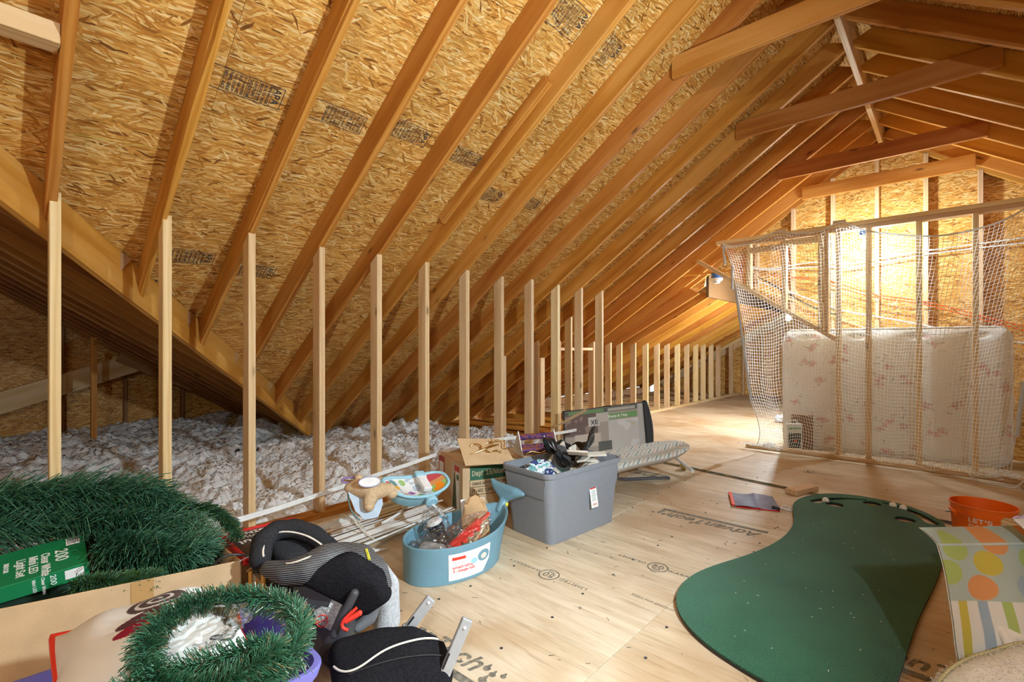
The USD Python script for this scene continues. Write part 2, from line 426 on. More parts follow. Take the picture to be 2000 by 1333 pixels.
# ---- roof: sheathing panels, rafters, ridge (one piece of the setting)
ceiling = thing('ceiling', kind='structure')
LIGHT_BLOCK = plain('roofing_felt', (0.05, 0.05, 0.05), 0.9)  # black of the added backing sheets that stop light at panel seams
def sheathing(o, ydir, sdir, clip, len_y=2.44, hgt=1.22, y_off=0.0, th=0.012, name='sheathing_panel', mat=None, parent=None, row_shift=1.22, wrap=0):
    """panels on a slope: o a point of the underside, ydir along the panel's length, sdir up the slope; clip a polygon in those axes"""
    ydir, sdir = np.asarray(ydir, float), np.asarray(sdir, float)
    n = np.cross(ydir, sdir)
    a0, b0, a1, b1 = clip.bounds
    if wrap:
        part(parent or ceiling, 'house_wrap', extr(clip, 0.008, -th - 0.010 if wrap > 0 else 0.002), LIGHT_BLOCK, m=mat4(ydir, sdir, n, o))  # added backing, keeps outside light from showing through the wall panel gaps
    row = 0
    b = b0
    while b < b1 - 1e-6:
        a = a0 - y_off - (row_shift if row % 2 else 0)
        while a < a1:
            g = sbox(a + 0.0007, b + 0.0007, a + len_y - 0.0007, b + hgt - 0.0007).intersection(clip)
            for q in getattr(g, 'geoms', [g]):
                if q.geom_type == 'Polygon' and q.area > 0.003:
                    m = extr(q, th, -th if n @ np.array([0, 0, 1.0]) < 0 else -th)
                    c = np.array([a + len_y / 2, b + hgt / 2, 0])
                    m.apply_translation(-c)
                    part(parent or ceiling, name, m, mat or OSB, m=mat4(ydir, sdir, n, np.asarray(o, float) + ydir * c[0] + sdir * c[1]))
            a += len_y
        b += hgt
        row += 1
UPL = np.array([CP, 0, SP])                    # up the left slope
NL = np.array([-SP, 0, CP])                    # outward normal of the left slope
UPR = np.array([-CP, 0, SP])
NR = np.array([SP, 0, CP])
RD = 0.140
XE = -5.45
def s_of(x):
    return (x - XE + SP * RD) / CP
oL = np.array([XE, 0, zb(XE)]) + NL * (RD + 0.0005)
# left slope: y from Y0 to gable, cut by the valley (x + y > -2.84)
vx = lambda y: -2.84 - y
clipL = Polygon([(-2.42, s_of(-0.42)), (YG + 0.02, s_of(-0.42)), (YG + 0.02, 0.0), (2.66, 0.0)])
sheathing(oL, (0, 1, 0), UPL, clipL, y_off=0.55)
# eave tails: last strip runs on past the wall so that daylight from the soffit meets it
sheathing(oL - UPL * 0.5, (0, 1, 0), UPL, Polygon([(2.66, 0), (YG + 0.02, 0), (YG + 0.02, 0.5), (2.66, 0.5)]))
# right slope
XRE = 4.35
oR = np.array([XRE, 0, zb(XE) + SL * ((XR - XE) - (XRE - XR))]) + NR * (RD + 0.0005)
sheathing(oR, (0, -1, 0), UPR, Polygon([(-YG - 0.02, 0), (-Y0, 0), (-Y0, (XRE - XR) / CP + 0.08), (-YG - 0.02, (XRE - XR) / CP + 0.08)]), y_off=0.3)

for i in range(-6, 16):
    y = YI(i)
    xe = max(XE - 0.25, vx(y) + 0.03)
    p0 = np.array([xe, y, zb(xe)]) + NL * RD / 2
    p1 = np.array([XR - 0.02, y, zb(XR - 0.02)]) + NL * RD / 2
    board(ceiling, 'rafter', p0, p1, 0.038, RD, NL, W_RAFTER, k0=(SL if xe > XE else 0), k1=-SL, wane=(0.55 if i in (1, 2) else 0.0))
    if i >= 3:
        xe = 1.95
        p0 = np.array([xe, y, zb(XR) - SL * (xe - XR)]) + NR * RD / 2
        p1 = np.array([XR + 0.02, y, zb(XR) - SL * 0.02]) + NR * RD / 2
        board(ceiling, 'rafter', p0, p1, 0.038, RD, NR, W_RAFTER, k1=-SL)
# doubled rafter at the gable
for off in (0.19, ):
    y = YI(15) + off
    p0 = np.array([XE, y, zb(XE)]) + NL * RD / 2
    p1 = np.array([XR - 0.02, y, zb(XR - 0.02)]) + NL * RD / 2
    board(ceiling, 'rafter', p0, p1, 0.038, RD, NL, W_RAFTER, k1=-SL)
    p0 = np.array([1.95, y, zb(XR) - SL * 2.5]) + NR * RD / 2
    board(ceiling, 'rafter', p0, np.array([XR + 0.02, y, zb(XR) - SL * 0.02]) + NR * RD / 2, 0.038, RD, NR, W_RAFTER, k1=-SL)
# grade stamps printed on the sheathing
def roof_stamp(ya, yb, xc, wid, lines, seed):
    r = np.random.default_rng(seed)
    L = yb - ya
    out = [cbox(L, 0.003, 0.0004, 0.0001, (L / 2, sgn * wid / 2, 0.0003)) for sgn in (-1, 1)]
    for q in (0.0, L):
        out.append(cbox(0.003, wid, 0.0004, 0.0001, (q, 0, 0.0003)))
    a = L - 0.012
    for k, (s, h) in enumerate(lines):
        if a - h < 0.004:
            break
        m = text(s, h, 0.0004, True)
        ext = m.vertices[:, 0].max()
        if ext > wid * 0.86:
            m.vertices[:, 0] *= wid * 0.86 / ext
        # reads down the slope, stacked along the panel
        m = xf(m, np.array([[0, 1.0, 0], [-1.0, 0, 0], [0, 0, 1.0]]), (a - h, wid * 0.43, 0.0003))
        out.append(m)
        a -= h + 0.0075
        if k in (0, 3, 5):
            out.append(cbox(0.002, wid, 0.0004, 0.0001, (a + 0.002, 0, 0.0003))); a -= 0.006
    n = np.cross([0, 1.0, 0], UPL)
    o = np.array([xc, ya, zb(xc) + RD / CP]) + n * 0.0008
    m = cat(*out)
    ceiling_stamps.append((m, o, n))
ceiling_stamps = []
GRADE = [('APA', 0.030), ('RATED SHEATHING', 0.011), ('24/16 7/16 INCH', 0.012), ('SIZED FOR SPACING', 0.010), ('EXPOSURE 1', 0.012), ('THIS SIDE DOWN', 0.013), ('PS 2-04 SHEATHING', 0.010), ('HUD-UM-40C', 0.012), ('15/32 CATEGORY', 0.010), ('PANEL GRADE', 0.012), ('MILL 442', 0.014)]
for k, (ya, yb, xc) in enumerate(((0.60, 0.945, -2.342), (1.05, 1.36, -2.325), (1.50, 1.75, -2.27), (1.92, 2.19, -2.285), (1.915, 2.19, -1.49), (2.40, 2.55, -1.49), (2.36, 2.56, -2.45), (2.80, 2.95, -2.42), (0.72, 0.93, -3.30), (1.06, 1.30, -3.35))):
    roof_stamp(ya, yb, xc, 0.108 if xc < -1.6 else 0.16, GRADE if k != 1 else GRADE[6:] + GRADE[1:6], k)
for m, o, n in ceiling_stamps:
    part(ceiling, 'panel_stamp', m, INK, m=mat4((0, 1, 0), UPL, n, o), kind='stuff')
part(ceiling, 'string_line', tube([(-2.74, 0.215, zb(-2.74) + 0.160), (-2.70, 0.57, zb(-2.70) + 0.160)], 0.0012, 5), plain('string_yellow', (0.70, 0.62, 0.12), 0.7))
# short board scabbed to the side of rafter 5
y = YI(5) - 0.038
sx0, sx1 = -2.62, -1.66
board(ceiling, 'scab_board', np.array([sx0, y, zb(sx0)]) + NL * 0.105, np.array([sx1, y, zb(sx1)]) + NL * 0.105, 0.036, 0.068, NL, W_RAFTER, label='short board nailed along the side of a rafter')
# ridge board
zr = ZRB + 0.168
board(ceiling, 'ridge_board', (XR, Y0, zr - 0.125), (XR, YG, zr - 0.125), 0.038, 0.235, (0, 0, 1), W_STUD)
# collar ties
for y, z, xa, xb in ((YI(4) - 0.038, 2.80, -1.36, 0.24), (YI(7) - 0.038, 2.796, -1.335, 0.25), (YI(10) - 0.038, 2.793, -1.33, 0.23), (YI(13) - 0.038, 2.763, -1.312, 0.21), (YI(15) - 0.038, 2.738, -1.256, 0.16)):
    z += 0.07
    b = board(ceiling, 'collar_tie', (xa, y, z), (xb, y, z), 0.038, 0.14, (0, 0, 1), W_RAFTER)
# blocking between the first jack rafters, and the valley
board(ceiling, 'blocking', (-2.3, YI(-1) + 0.02, zb(-2.3) + 0.045), (-2.3, YI(0) - 0.02, zb(-2.3) + 0.045), 0.089, 0.07, (0, 0, 1), W_STUD)
dv = np.array([-1, 1, -SL]) / math.sqrt(2 + SL * SL)
nv = np.array([-SL, SL, 2.0]); nv = np.array([0, 0, 1.0]) - dv * dv[2]; nv /= np.linalg.norm(nv)
pv0 = np.array([-0.9, -1.94, zb(-0.9) + 0.168])
pv1 = np.array([-5.3, 2.46, zb(-5.3) + 0.168])
board(ceiling, 'valley_rafter', pv0 - nv * 0.1, pv1 - nv * 0.1, 0.038, 0.2, nv, W_VALLEY)
# cross gable beyond the valley: jack rafters running along y, its sheathing
zc = lambda y: 1.735 - SL * y
UPC, NC = np.array([0, -CP, SP]), np.array([0, SP, CP])
for k in range(12):
    x = -3.32 - 0.4064 * k
    yv = min(-2.84 - x, 2.62)
    p0 = np.array([x, yv - 0.02, zc(yv - 0.02)]) + NC * RD / 2
    p1 = np.array([x, Y0, zc(Y0)]) + NC * RD / 2
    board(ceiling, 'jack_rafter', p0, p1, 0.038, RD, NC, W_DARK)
oC = np.array([-8.2, 2.62, zc(2.62)]) + NC * (RD + 0.0005)
sC = lambda y: (2.62 + SP * RD - y) / CP
clipC = Polygon([(0, 0), (8.2 - 5.57, 0), (8.2 + vx(Y0) - 0.035, sC(Y0)), (0, sC(Y0))])
sheathing(oC, (1, 0, 0), UPC, clipC)

def roof_backing(o, ydir, sdir, poly, par):  # added sheet above a slope, keeps sky light out of its seams
    ydir, sdir = np.asarray(ydir, float), np.asarray(sdir, float)
    n = np.cross(ydir, sdir)
    part(par, 'roofing_felt', extr(poly, 0.012, 0.014 if n[2] > 0 else -0.026), LIGHT_BLOCK, m=mat4(ydir, sdir, n, o))
roof_backing(oL, (0, 1, 0), UPL, Polygon([(-2.39, s_of(-0.42)), (YG + 0.02, s_of(-0.42)), (YG + 0.02, -0.4), (2.69, -0.4), (2.69, 0)]), ceiling)
roof_backing(oR, (0, -1, 0), UPR, sbox(-YG - 0.02, 0, -Y0, (XRE - XR) / CP + 0.1), ceiling)
roof_backing(oC, (1, 0, 0), UPC, clipC, ceiling)

# ---- near kneewall on the left: sill plate and studs cut to the rafters
wall_left = thing('wall_left', kind='structure')
board(wall_left, 'sill_plate', (XL - 0.0445, Y0, 0.019), (XL - 0.0445, 4.72, 0.019), 0.089, 0.038, (0, 0, 1), W_RAFTER)
tops = {0: 0.05, 1: 0.035, 2: 0.01}
for i in range(-5, 12):
    y = YI(i)
    zt = zb(XL) + tops.get(i, 0.0) - 0.004 + rng.uniform(-0.012, 0.012)
    # front top edge at zt, cut along the slope
    yy = y + (0.012 if i < 2 else 0)
    board(wall_left, 'stud', (XL - 0.0445, yy, 0.038), (XL - 0.0445, yy, zt - 0.0445 * SL), 0.038, 0.089, (1, 0, 0), W_STUD, k1=SL)
# ---- far kneewall
wall_rear = thing('wall_rear_left', kind='structure')
board(wall_rear, 'sill_plate', (XF - 0.0445, 5.95, 0.019), (XF - 0.0445, 11.62, 0.019), 0.089, 0.038, (0, 0, 1), W_STUD)
zf = 1.135
for k, yr in enumerate([6.025, 6.33, 6.749, 7.151, 7.551, 7.93, 8.36, 8.77, 9.19, 9.566, 9.987, 10.39, 11.19]):
    x = XF - 0.0445
    board(wall_rear, 'stud', (x, yr - 0.019, 0.038), (x, yr - 0.019, zf - 0.02), 0.038, 0.089, (1, 0, 0), W_STUD, k1=0.5)
for yr in (4.40, 4.82, 5.59):
    board(wall_rear, 'stud', (XF - 0.0445, yr - 0.019, 0.0), (XF - 0.0445, yr - 0.019, zf - 0.01), 0.038, 0.089, (1, 0, 0), W_STUD, k1=0.5)
board(wall_rear, 'rail', (XF - 0.03, 4.83, 1.045), (XF - 0.03, 5.56, 1.045), 0.04, 0.036, (0, 0, 1), W_STUD)
board(wall_rear, 'stud', (-3.35, 4.65, 0.0), (-3.35, 4.65, 1.40), 0.038, 0.089, (1, 0, 0), W_STUD, k1=SL)
for yr, x in ((4.95, -4.0), (4.15, -3.95)):
    board(wall_rear, 'stud', (x, yr, 0.0), (x, yr, zb(x) - 0.03), 0.089, 0.038, (1, 0, 0), W_STUD)

# ---- annex: low roof on the left beyond the gable
annex = thing('ceiling_annex', kind='structure')
TA = 0.56
zan = lambda x: zf + TA * (x - XF)
ca = 1 / math.sqrt(1 + TA * TA)
UPA, NA = np.array([ca, 0, ca * TA]), np.array([-ca * TA, 0, ca])
XA = -2.48
for k in range(13):
    y = 6.33 + 0.405 * k - 0.019
    p0 = np.array([-5.4, y, zan(-5.4)]) + NA * RD / 2
    p1 = np.array([XA, y, zan(XA)]) + NA * RD / 2
    board(annex, 'rafter', p0, p1, 0.038, RD, NA, W_RAFTER if k < 12 else W_STUD, k1=-TA)
p0 = np.array([-5.4, 11.58, zan(-5.4) - 0.03]) + NA * RD / 2
board(annex, 'rafter', p0, np.array([XA, 11.58, zan(XA) - 0.03]) + NA * RD / 2, 0.05, 0.18, NA, W_STUD, k1=-TA)
sheathing(np.array([-5.5, 0, zan(-5.5)]) + NA * (RD + 0.0005), (0, 1, 0), UPA, Polygon([(6.57, 0), (11.7, 0), (11.7, (XA + 0.04 + 5.5) / ca), (6.57, (XA + 0.04 + 5.5) / ca)]), parent=annex)
board(annex, 'ridge_board', (XA + 0.019, 6.63, zan(XA) + 0.275), (XA + 0.019, 11.65, zan(XA) + 0.275), 0.038, 0.55, (0, 0, 1), plain('wood_brown_shaded', (0.13, 0.065, 0.022), 0.7))  # board lies in shade: the shade is put into its darker brown
zar = zan(XA) + 0.37
UPB, NB = np.array([-CP, 0, SP]), np.array([SP, 0, CP])
for k in range(13):
    y = 6.75 + 0.405 * k - 0.019
    p1 = np.array([XA + 0.04, y, zar]) + NB * RD / 2
    p0 = np.array([0.1, y, zar - SL * (0.1 - XA)]) + NB * RD / 2
    board(annex, 'rafter', p0, p1, 0.038, RD, NB, W_RAFTER, k1=-SL)
sheathing(np.array([0.3, 0, zar - SL * (0.3 - XA)]) + NB * (RD + 0.0005), (0, -1, 0), UPB, Polygon([(-11.7, 0), (-6.57, 0), (-6.57, (0.3 - XA) / CP), (-11.7, (0.3 - XA) / CP)]), parent=annex)
roof_backing(np.array([-5.5, 0, zan(-5.5)]) + NA * (RD + 0.0005), (0, 1, 0), UPA, sbox(6.57, -0.2, 11.7, (XA + 5.5) / ca), annex)
roof_backing(np.array([0.3, 0, zar - SL * (0.3 - XA)]) + NB * (RD + 0.0005), (0, -1, 0), UPB, sbox(-11.7, 0, -6.57, (0.3 - XA) / CP), annex)
wall_annex = thing('wall_annex', kind='structure')
sheathing((-5.6, 11.66, -0.2), (1, 0, 0), (0, 0, 1), Polygon([(0, 0), (6, 0), (6, 2.2), (0, 2.2)]), len_y=1.22, hgt=2.44, parent=wall_annex, mat=OSB_WALL, wrap=1, row_shift=0)
for x in (-3.50, -3.1, -2.7, -2.29, -1.88):
    board(wall_annex, 'stud', (x, 11.615, 0.0), (x, 11.615, min(zan(x), 9) + (0.05 if x < -2.5 else -0.2)), 0.038, 0.089, (0, 1, 0), W_STUD)

# ---- gable wall behind the partition, open towards the annex below a line parallel to its roof
wall_back = thing('wall_back', kind='structure')
zo = lambda x: zan(XA) + 0.42 - SL * (x - XA)
gp = Polygon([(XA + 0.05, zb(XA + 0.05) + 0.14), (XR, ZRB + 0.17), (2.0, ZRB + 0.17 - SL * 2.55), (2.0, -0.05), (-0.62, -0.05), (-0.62, zo(-0.62))])
sheathing((0, YG, 0), (1, 0, 0), (0, 0, 1), gp, len_y=2.44, hgt=1.22, y_off=0.9, parent=wall_back, mat=OSB_WALL, wrap=1)
for x in (-1.80, -1.40, -1.00, -0.60, -0.20, 0.2, 0.6, 1.0):
    zt = min(zb(x), 2 * ZRB - zb(x) if x > XR else 9)
    zt = (zb(x) if x < XR else ZRB - SL * (x - XR)) + 0.02
    z0 = zo(x) if x < -0.62 else 0.0
    board(wall_back, 'stud', (x, YG - 0.045, z0), (x, YG - 0.045, zt), 0.038, 0.089, (0, 1, 0), W_STUD)
sheathing((XE - 0.1, YG + 0.013, 0), (1, 0, 0), (0, 0, 1), Polygon([(0.12, zan(XE) + 0.12), (XA - XE + 0.1, zan(XA) + 0.13), (XA - XE + 0.16, zb(XA) + 0.2), (0.12, zb(XE) + 0.3)]), parent=wall_back, mat=OSB_WALL, wrap=1)

# ---- walls out of view that close the room
wall_right = thing('wall_right', kind='structure')
sheathing((1.93, 0, 0), (0, -1, 0), (0, 0, 1), Polygon([(-YG, -0.05), (-Y0, -0.05), (-Y0, 1.78), (-YG, 1.78)]), parent=wall_right, mat=OSB_WALL, wrap=1)
wall_front = thing('wall_front', kind='structure')
sheathing((-8.3, Y0, -0.2), (1, 0, 0), (0, 0, 1), Polygon([(0, 0), (10.4, 0), (10.4, 4.0), (0, 4.0)]), parent=wall_front, mat=OSB_WALL, wrap=-1)

# ---- end wall of the cross gable with its framing
wall_end = thing('wall_end', kind='structure')
XW = -8.0
sheathing((XW, 0, -0.25), (0, -1, 0), (0, 0, 1), Polygon([(-2.75, 0), (2.6, 0), (2.6, 3.9), (-2.75, 0.5)]), parent=wall_end, mat=OSB_WALL, wrap=-1, y_off=0.9)
for y in (-1.0, -0.2, 0.62, 1.22, 1.85):
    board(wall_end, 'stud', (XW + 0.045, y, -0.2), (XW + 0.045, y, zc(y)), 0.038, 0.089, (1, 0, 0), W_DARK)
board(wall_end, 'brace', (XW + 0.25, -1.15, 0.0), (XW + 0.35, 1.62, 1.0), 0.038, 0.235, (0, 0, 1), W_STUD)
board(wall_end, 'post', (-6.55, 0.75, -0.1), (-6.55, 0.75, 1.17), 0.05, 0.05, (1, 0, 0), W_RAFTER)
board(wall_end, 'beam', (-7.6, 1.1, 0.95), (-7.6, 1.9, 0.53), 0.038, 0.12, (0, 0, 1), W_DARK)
# eave walls low behind the insulation (cross gable)
sheathing((-8.2, 2.66, -0.3), (1, 0, 0), (0, 0, 1), Polygon([(0, 0), (2.8, 0), (2.8, 0.4), (0, 0.4)]), parent=wall_end, mat=OSB_WALL, wrap=-1)

# ---- freestanding partition frame that carries the net
part_wall = thing('wall_partition', kind='structure')
YP = 5.5
board(part_wall, 'top_plate', (-1.95, YP + 0.045, 2.229), (1.85, YP + 0.045, 2.229), 0.089, 0.038, (0, 0, 1), W_STUD)
board(part_wall, 'top_plate', (-1.90, YP + 0.045, 2.190), (1.85, YP + 0.045, 2.190), 0.089, 0.038, (0, 0, 1), W_STUD)
board(part_wall, 'bottom_plate', (-1.63, YP + 0.02, 0.0195), (1.85, YP - 0.055, 0.0195), 0.089, 0.038, (0, 0, 1), W_STUD)
dz = lambda x: 2.043 - 0.686 * (x + 2.14)
board(part_wall, 'diagonal_brace', (-2.16, YP + 0.045, dz(-2.16)), (-0.80, YP + 0.045, dz(-0.80)), 0.089, 0.04, (0.686, 0, 1), W_STUD)
for x in (-1.609, -1.271, -0.905, -0.955):
    board(part_wall, 'stud', (x, YP + 0.045, dz(x) + 0.02), (x, YP + 0.045, 2.172), 0.038, 0.089, (0, 1, 0), W_STUD)
for x in (-0.8077, -0.5747, -0.2169, 0.1406, 0.55, 0.95, 1.35, 1.8):
    board(part_wall, 'stud', (x, YP + 0.03, 0.038), (x, YP + 0.045, 2.172), 0.038, 0.089, (0, 1, 0), W_STUD)
for x in (-1.30, -0.80):
    board(part_wall, 'block', (x - 0.05, YP + 0.02, 2.264), (x + 0.05, YP + 0.02, 2.264), 0.06, 0.03, (0, 0, 1), W_STUD)
board(part_wall, 'rail', (-1.59, YP + 0.02, 2.10), (-1.29, YP + 0.02, 2.10), 0.038, 0.06, (0, 0, 1), W_STUD)
board(part_wall, 'rail', (-1.25, YP + 0.02, 2.13), (-0.97, YP + 0.02, 2.13), 0.038, 0.06, (0, 0, 1), W_STUD)

# ---- loose fill behind the kneewall: one bed and thousands of tufts
from scipy.spatial import cKDTree
def fluff_noise(P, seed):
    """billowing puffs: domes over scattered points at three sizes on a rolling bed"""
    z = 0.26 * (meshkit.fbm(P * 1.6 + 3, 3, 5) - 0.5)
    r = np.random.default_rng(seed)
    Q = P[..., :2] + 0.02 * np.stack([meshkit.noise(P * 30, 3), meshkit.noise(P * 30, 7)], -1)
    lo, hi = P[..., :2].min((0, 1)) - 0.1, P[..., :2].max((0, 1)) + 0.1
    for size, h in ((0.11, 0.055), (0.048, 0.050), (0.024, 0.028)):
        n = int((hi - lo).prod() / size ** 2 * 1.6)
        pts = r.uniform(lo, hi, (n, 2)); hh = r.uniform(0.25, 1.0, n)
        d, i = cKDTree(pts).query(Q.reshape(-1, 2))
        z = z + (h * hh[i] * np.sqrt(np.clip(1 - (d / (size * 0.95)) ** 2, 0, 1))).reshape(z.shape) - h * 0.4
    return z + 0.012 * meshkit.noise(P * 80, 31)
def bed(x0, x1, y0, y1, st, zbase, seed):
    nx, ny = int((x1 - x0) / st), int((y1 - y0) / st)
    def fn(u, v):
        x, y = x0 + (x1 - x0) * u, y0 + (y1 - y0) * v
        P = np.stack([x, y, 0 * x], -1)
        z = zbase + fluff_noise(P, seed)
        z = z - 0.08 * np.clip((x + 3.12) / 0.15, 0, 1)
        return np.stack([x, y, z], -1)
    return grid(fn, nx, ny)
FLUFF = mk('insulation', {'t': ('texture_coordinate', {}), 'n': ('noise_texture', {'scale': 2.6, 'detail': 4.0, 'roughness': 0.65}),
     'r': ('rgb_ramp', {'ramp': [(0.24, (0.48, 0.36, 0.24)), (0.33, (0.72, 0.68, 0.63)), (0.41, (0.91, 0.92, 0.93)), (0.9, (0.94, 0.955, 0.97))]}),
     'n2': ('noise_texture', {'scale': 85.0, 'detail': 3.0}), 'b': ('bump', {'strength': 0.9, 'distance': 0.012}), 'p': ('principled_bsdf', {'roughness': 0.95, 'specular_ior_level': 0.1})},
    [('t.object', 'n.vector'), ('n.fac', 'r.fac'), ('r.color', 'p.base_color'), ('t.object', 'n2.vector'), ('n2.fac', 'b.height'), ('b.normal', 'p.normal')])
ins = thing('insulation', 'fluffy white loose-fill insulation heaped on the attic floor behind the studs', 'insulation', kind='stuff')
part(ins, 'insulation_bed', bed(-4.9, -2.99, -1.2, 4.35, 0.0095, 0.03, 1), FLUFF, smooth=True, kind='stuff')
part(ins, 'insulation_bed', bed(-7.95, -4.85, -1.2, 4.2, 0.02, 0.03, 2), FLUFF, smooth=True, kind='stuff')
# ceiling joists and boards laid on them further along, seen between the studs
stor = thing('side_attic', kind='structure')
part(stor, 'backing', cbox(2.6, 8.2, 0.02, 0.001, (-4.3, 8.1, -0.09)), plain('drywall_back', (0.62, 0.60, 0.56), 0.9))
for k in range(16):
    y = 4.5 + 0.4064 * k
    board(stor, 'joist', (-5.5, y, -0.045), (XF - 0.12, y, -0.045), 0.038, 0.09, (0, 0, 1), W_RAFTER)
for k in range(9):
    x = -5.2 + 0.165 * k
    if x < XF - 0.15:
        board(stor, 'plank', (x, 6.2, 0.012), (x, 11.4, 0.012), 0.14, 0.018, (0, 0, 1), W_STUD)
for (xa, ya, xb, yb, w) in ((-5.2, 4.5, -3.2, 4.75, 0.22), (-5.0, 4.95, -3.3, 5.1, 0.3), (-4.6, 5.5, -3.6, 5.4, 0.25)):
    board(stor, 'plank', (xa, ya, 0.02), (xb, yb, 0.035), w, 0.02, (0, 0, 1), W_RAFTER)

# unseen boards behind the eave, placed to close it against the sky: daylight comes up through the soffit slit only
board(stor, 'fascia', (-5.83, 2.6, -0.14), (-5.83, 11.7, -0.14), 0.02, 0.42, (0, 0, 1), W_DARK)
board(stor, 'fascia', (-8.2, 2.9, -0.1), (-5.8, 2.9, -0.1), 0.02, 0.6, (0, 0, 1), W_DARK)
part(stor, 'ground_sheet', cbox(5.2, 14, 0.02, 0.001, (-8.3, 4.5, -0.42)), LIGHT_BLOCK)  # unseen black sheets under the attic, keeping sky light out from below
part(stor, 'ground_sheet', cbox(3.0, 7.2, 0.02, 0.001, (-4.35, 1.0, -0.16)), LIGHT_BLOCK)
# ---------------------------------------------------------------- lamps: bulb, holder, box
def bulb_mat(name, strength, c=(0.78, 0.92, 1.0)):
    return mk(name, {'e': ('emission', {'color': c, 'strength': strength})}, [], 'e.emission')
PORC = plain('porcelain', (0.82, 0.82, 0.80), 0.25)
BLUE_BOX = plain('blue_box', (0.05, 0.16, 0.55), 0.4)
def lamp(loc, label, em, strength, up=(0, 0, 1), lit=True):
    t = thing('ceiling_lamp', label, 'lamp', loc)
    part(t, 'junction_box', lathe([(0.001, 0.145), (0.05, 0.145), (0.052, 0.10), (0.001, 0.10)], 24), BLUE_BOX, 30)
    part(t, 'lamp_holder', lathe([(0.001, 0.10), (0.056, 0.10), (0.054, 0.085), (0.03, 0.075), (0.026, 0.05), (0.001, 0.05)], 28), PORC, 30)
    prof = [(0.001, -0.038), (0.018, -0.034), (0.029, -0.022), (0.033, -0.004), (0.030, 0.014), (0.021, 0.032), (0.014, 0.05), (0.001, 0.052)]
    part(t, 'bulb', lathe(prof, 16), em, 40)
    return t
# unseen lamp on a stand, out of view at the right: its reflector throws the light across to the slope on the left
aim = np.array([-0.965, -0.10, 0.10]); aim /= np.linalg.norm(aim)
ax = np.cross([0, 0, 1.0], aim); ax /= np.linalg.norm(ax)
RA = np.stack([ax, np.cross(aim, ax), aim], 1)
LP = np.array([0.30, 1.30, 1.38])
cl = thing('work_lamp', 'unseen lamp with a round reflector on a tall stand, out of view, lighting the left slope', 'lamp')
prof = [(0.03, -0.08), (0.045, -0.065), (0.08, -0.03), (0.105, 0.005), (0.118, 0.045), (0.120, 0.045), (0.107, 0.003), (0.082, -0.032), (0.047, -0.067), (0.03, -0.082)]
part(cl, 'reflector', xf(lathe(prof, 32), RA, LP), plain('reflector', (0.75, 0.75, 0.74), 0.45, metal=0.9), 30)
part(cl, 'lamp_holder', xf(lathe([(0.001, -0.14), (0.024, -0.14), (0.028, -0.08), (0.03, -0.07), (0.001, -0.07)], 20), RA, LP), INK, 30)
part(cl, 'bulb', xf(lathe([(0.001, -0.068), (0.014, -0.06), (0.022, -0.04), (0.031, -0.015), (0.030, 0.008), (0.02, 0.026), (0.001, 0.032)], 16), RA, LP), bulb_mat('bulb_unseen_side', LAMP_UNSEEN_SIDE), 40)
hp0 = LP - aim * 0.13
part(cl, 'pole', tube([hp0 + [0.012, 0, 0.03], [hp0[0] + 0.012, hp0[1], 0.0]], 0.012, 10), INK, 50)
for k in range(3):
    an = 0.4 + k * 2 * PI / 3
    part(cl, 'leg', tube([[hp0[0] + 0.012, hp0[1], 0.22], [hp0[0] + 0.012 + 0.2 * math.cos(an), hp0[1] + 0.2 * math.sin(an), 0.008]], 0.008, 8), INK, 50)
lamp((0.85, -0.85, 2.10), 'unseen glowing bulb out of view behind the camera, lighting the quilt and floor', bulb_mat('bulb_unseen_rear', LAMP_UNSEEN_REAR), 0)  # unseen bulb, placed behind the camera to light the quilt and floor
lamp((-0.643, 5.93, 2.085), 'bare glowing bulb behind the net between two partition studs', bulb_mat('bulb_back', LAMP_BACK), 0)
lamp((-1.543, 6.9, 1.44), 'glowing bulb under the sloping brace above the mattress corner', bulb_mat('bulb_annex', LAMP_ANNEX), 0)

# ================================================================ THINGS
def vpart(parent, name, mesh, colors, mat, smooth=True, m=None, label=None, kind=None):
    """a mesh with its own print: one colour per vertex in the primvar 'col'"""
    p = part(parent, name, mesh, mat, smooth=smooth, m=m, label=label, kind=kind)
    UsdGeom.PrimvarsAPI(UsdGeom.Mesh(p)).CreatePrimvar('col', Sdf.ValueTypeNames.Color3fArray, 'vertex').Set(Vt.Vec3fArray.FromNumpy(np.asarray(colors, np.float32)))
    return p
def vmat(name, rough=0.85, spec=0.2, bump=0.0, bscale=300, **kw):
    n = {'a': ('attribute', {'attribute': 'col'}), 'p': ('principled_bsdf', {'roughness': rough, 'specular_ior_level': spec, **kw})}
    l = [('a.color', 'p.base_color')]
    if bump:
        n.update({'t': ('texture_coordinate', {}), 'bn': ('noise_texture', {'scale': bscale, 'detail': 2.0}), 'b': ('bump', {'strength': bump, 'distance': 0.002})})
        l += [('t.object', 'bn.vector'), ('bn.fac', 'b.height'), ('b.normal', 'p.normal')]
    return mk(name, n, l)
PRINT_CLOTH, PRINT_PAPER = vmat('print_cloth', 0.9, 0.15, 0.3, 400), vmat('print_paper', 0.45, 0.4)
PRINT_SHINY = vmat('print_shiny', 0.25, 0.6)
CARD = plain('cardboard', (0.62, 0.44, 0.26), 0.8, 0.15, noise=0.10, nscale=9, bump=0.25, bscale=120)
CARD_IN = plain('cardboard_inner', (0.54, 0.36, 0.19), 0.85, 0.1, noise=0.1, nscale=9)
BLACK_CLOTH = plain('black_cloth', (0.012, 0.0115, 0.014), 0.95, 0.1, noise=0.5, nscale=180, bump=0.5, bscale=500)
CHAR_CLOTH = plain('charcoal_cloth', (0.026, 0.026, 0.030), 0.95, 0.15, noise=0.4, nscale=200, bump=0.5, bscale=500)
BLACK_PL = plain('black_plastic', (0.02, 0.02, 0.022), 0.45, 0.4)
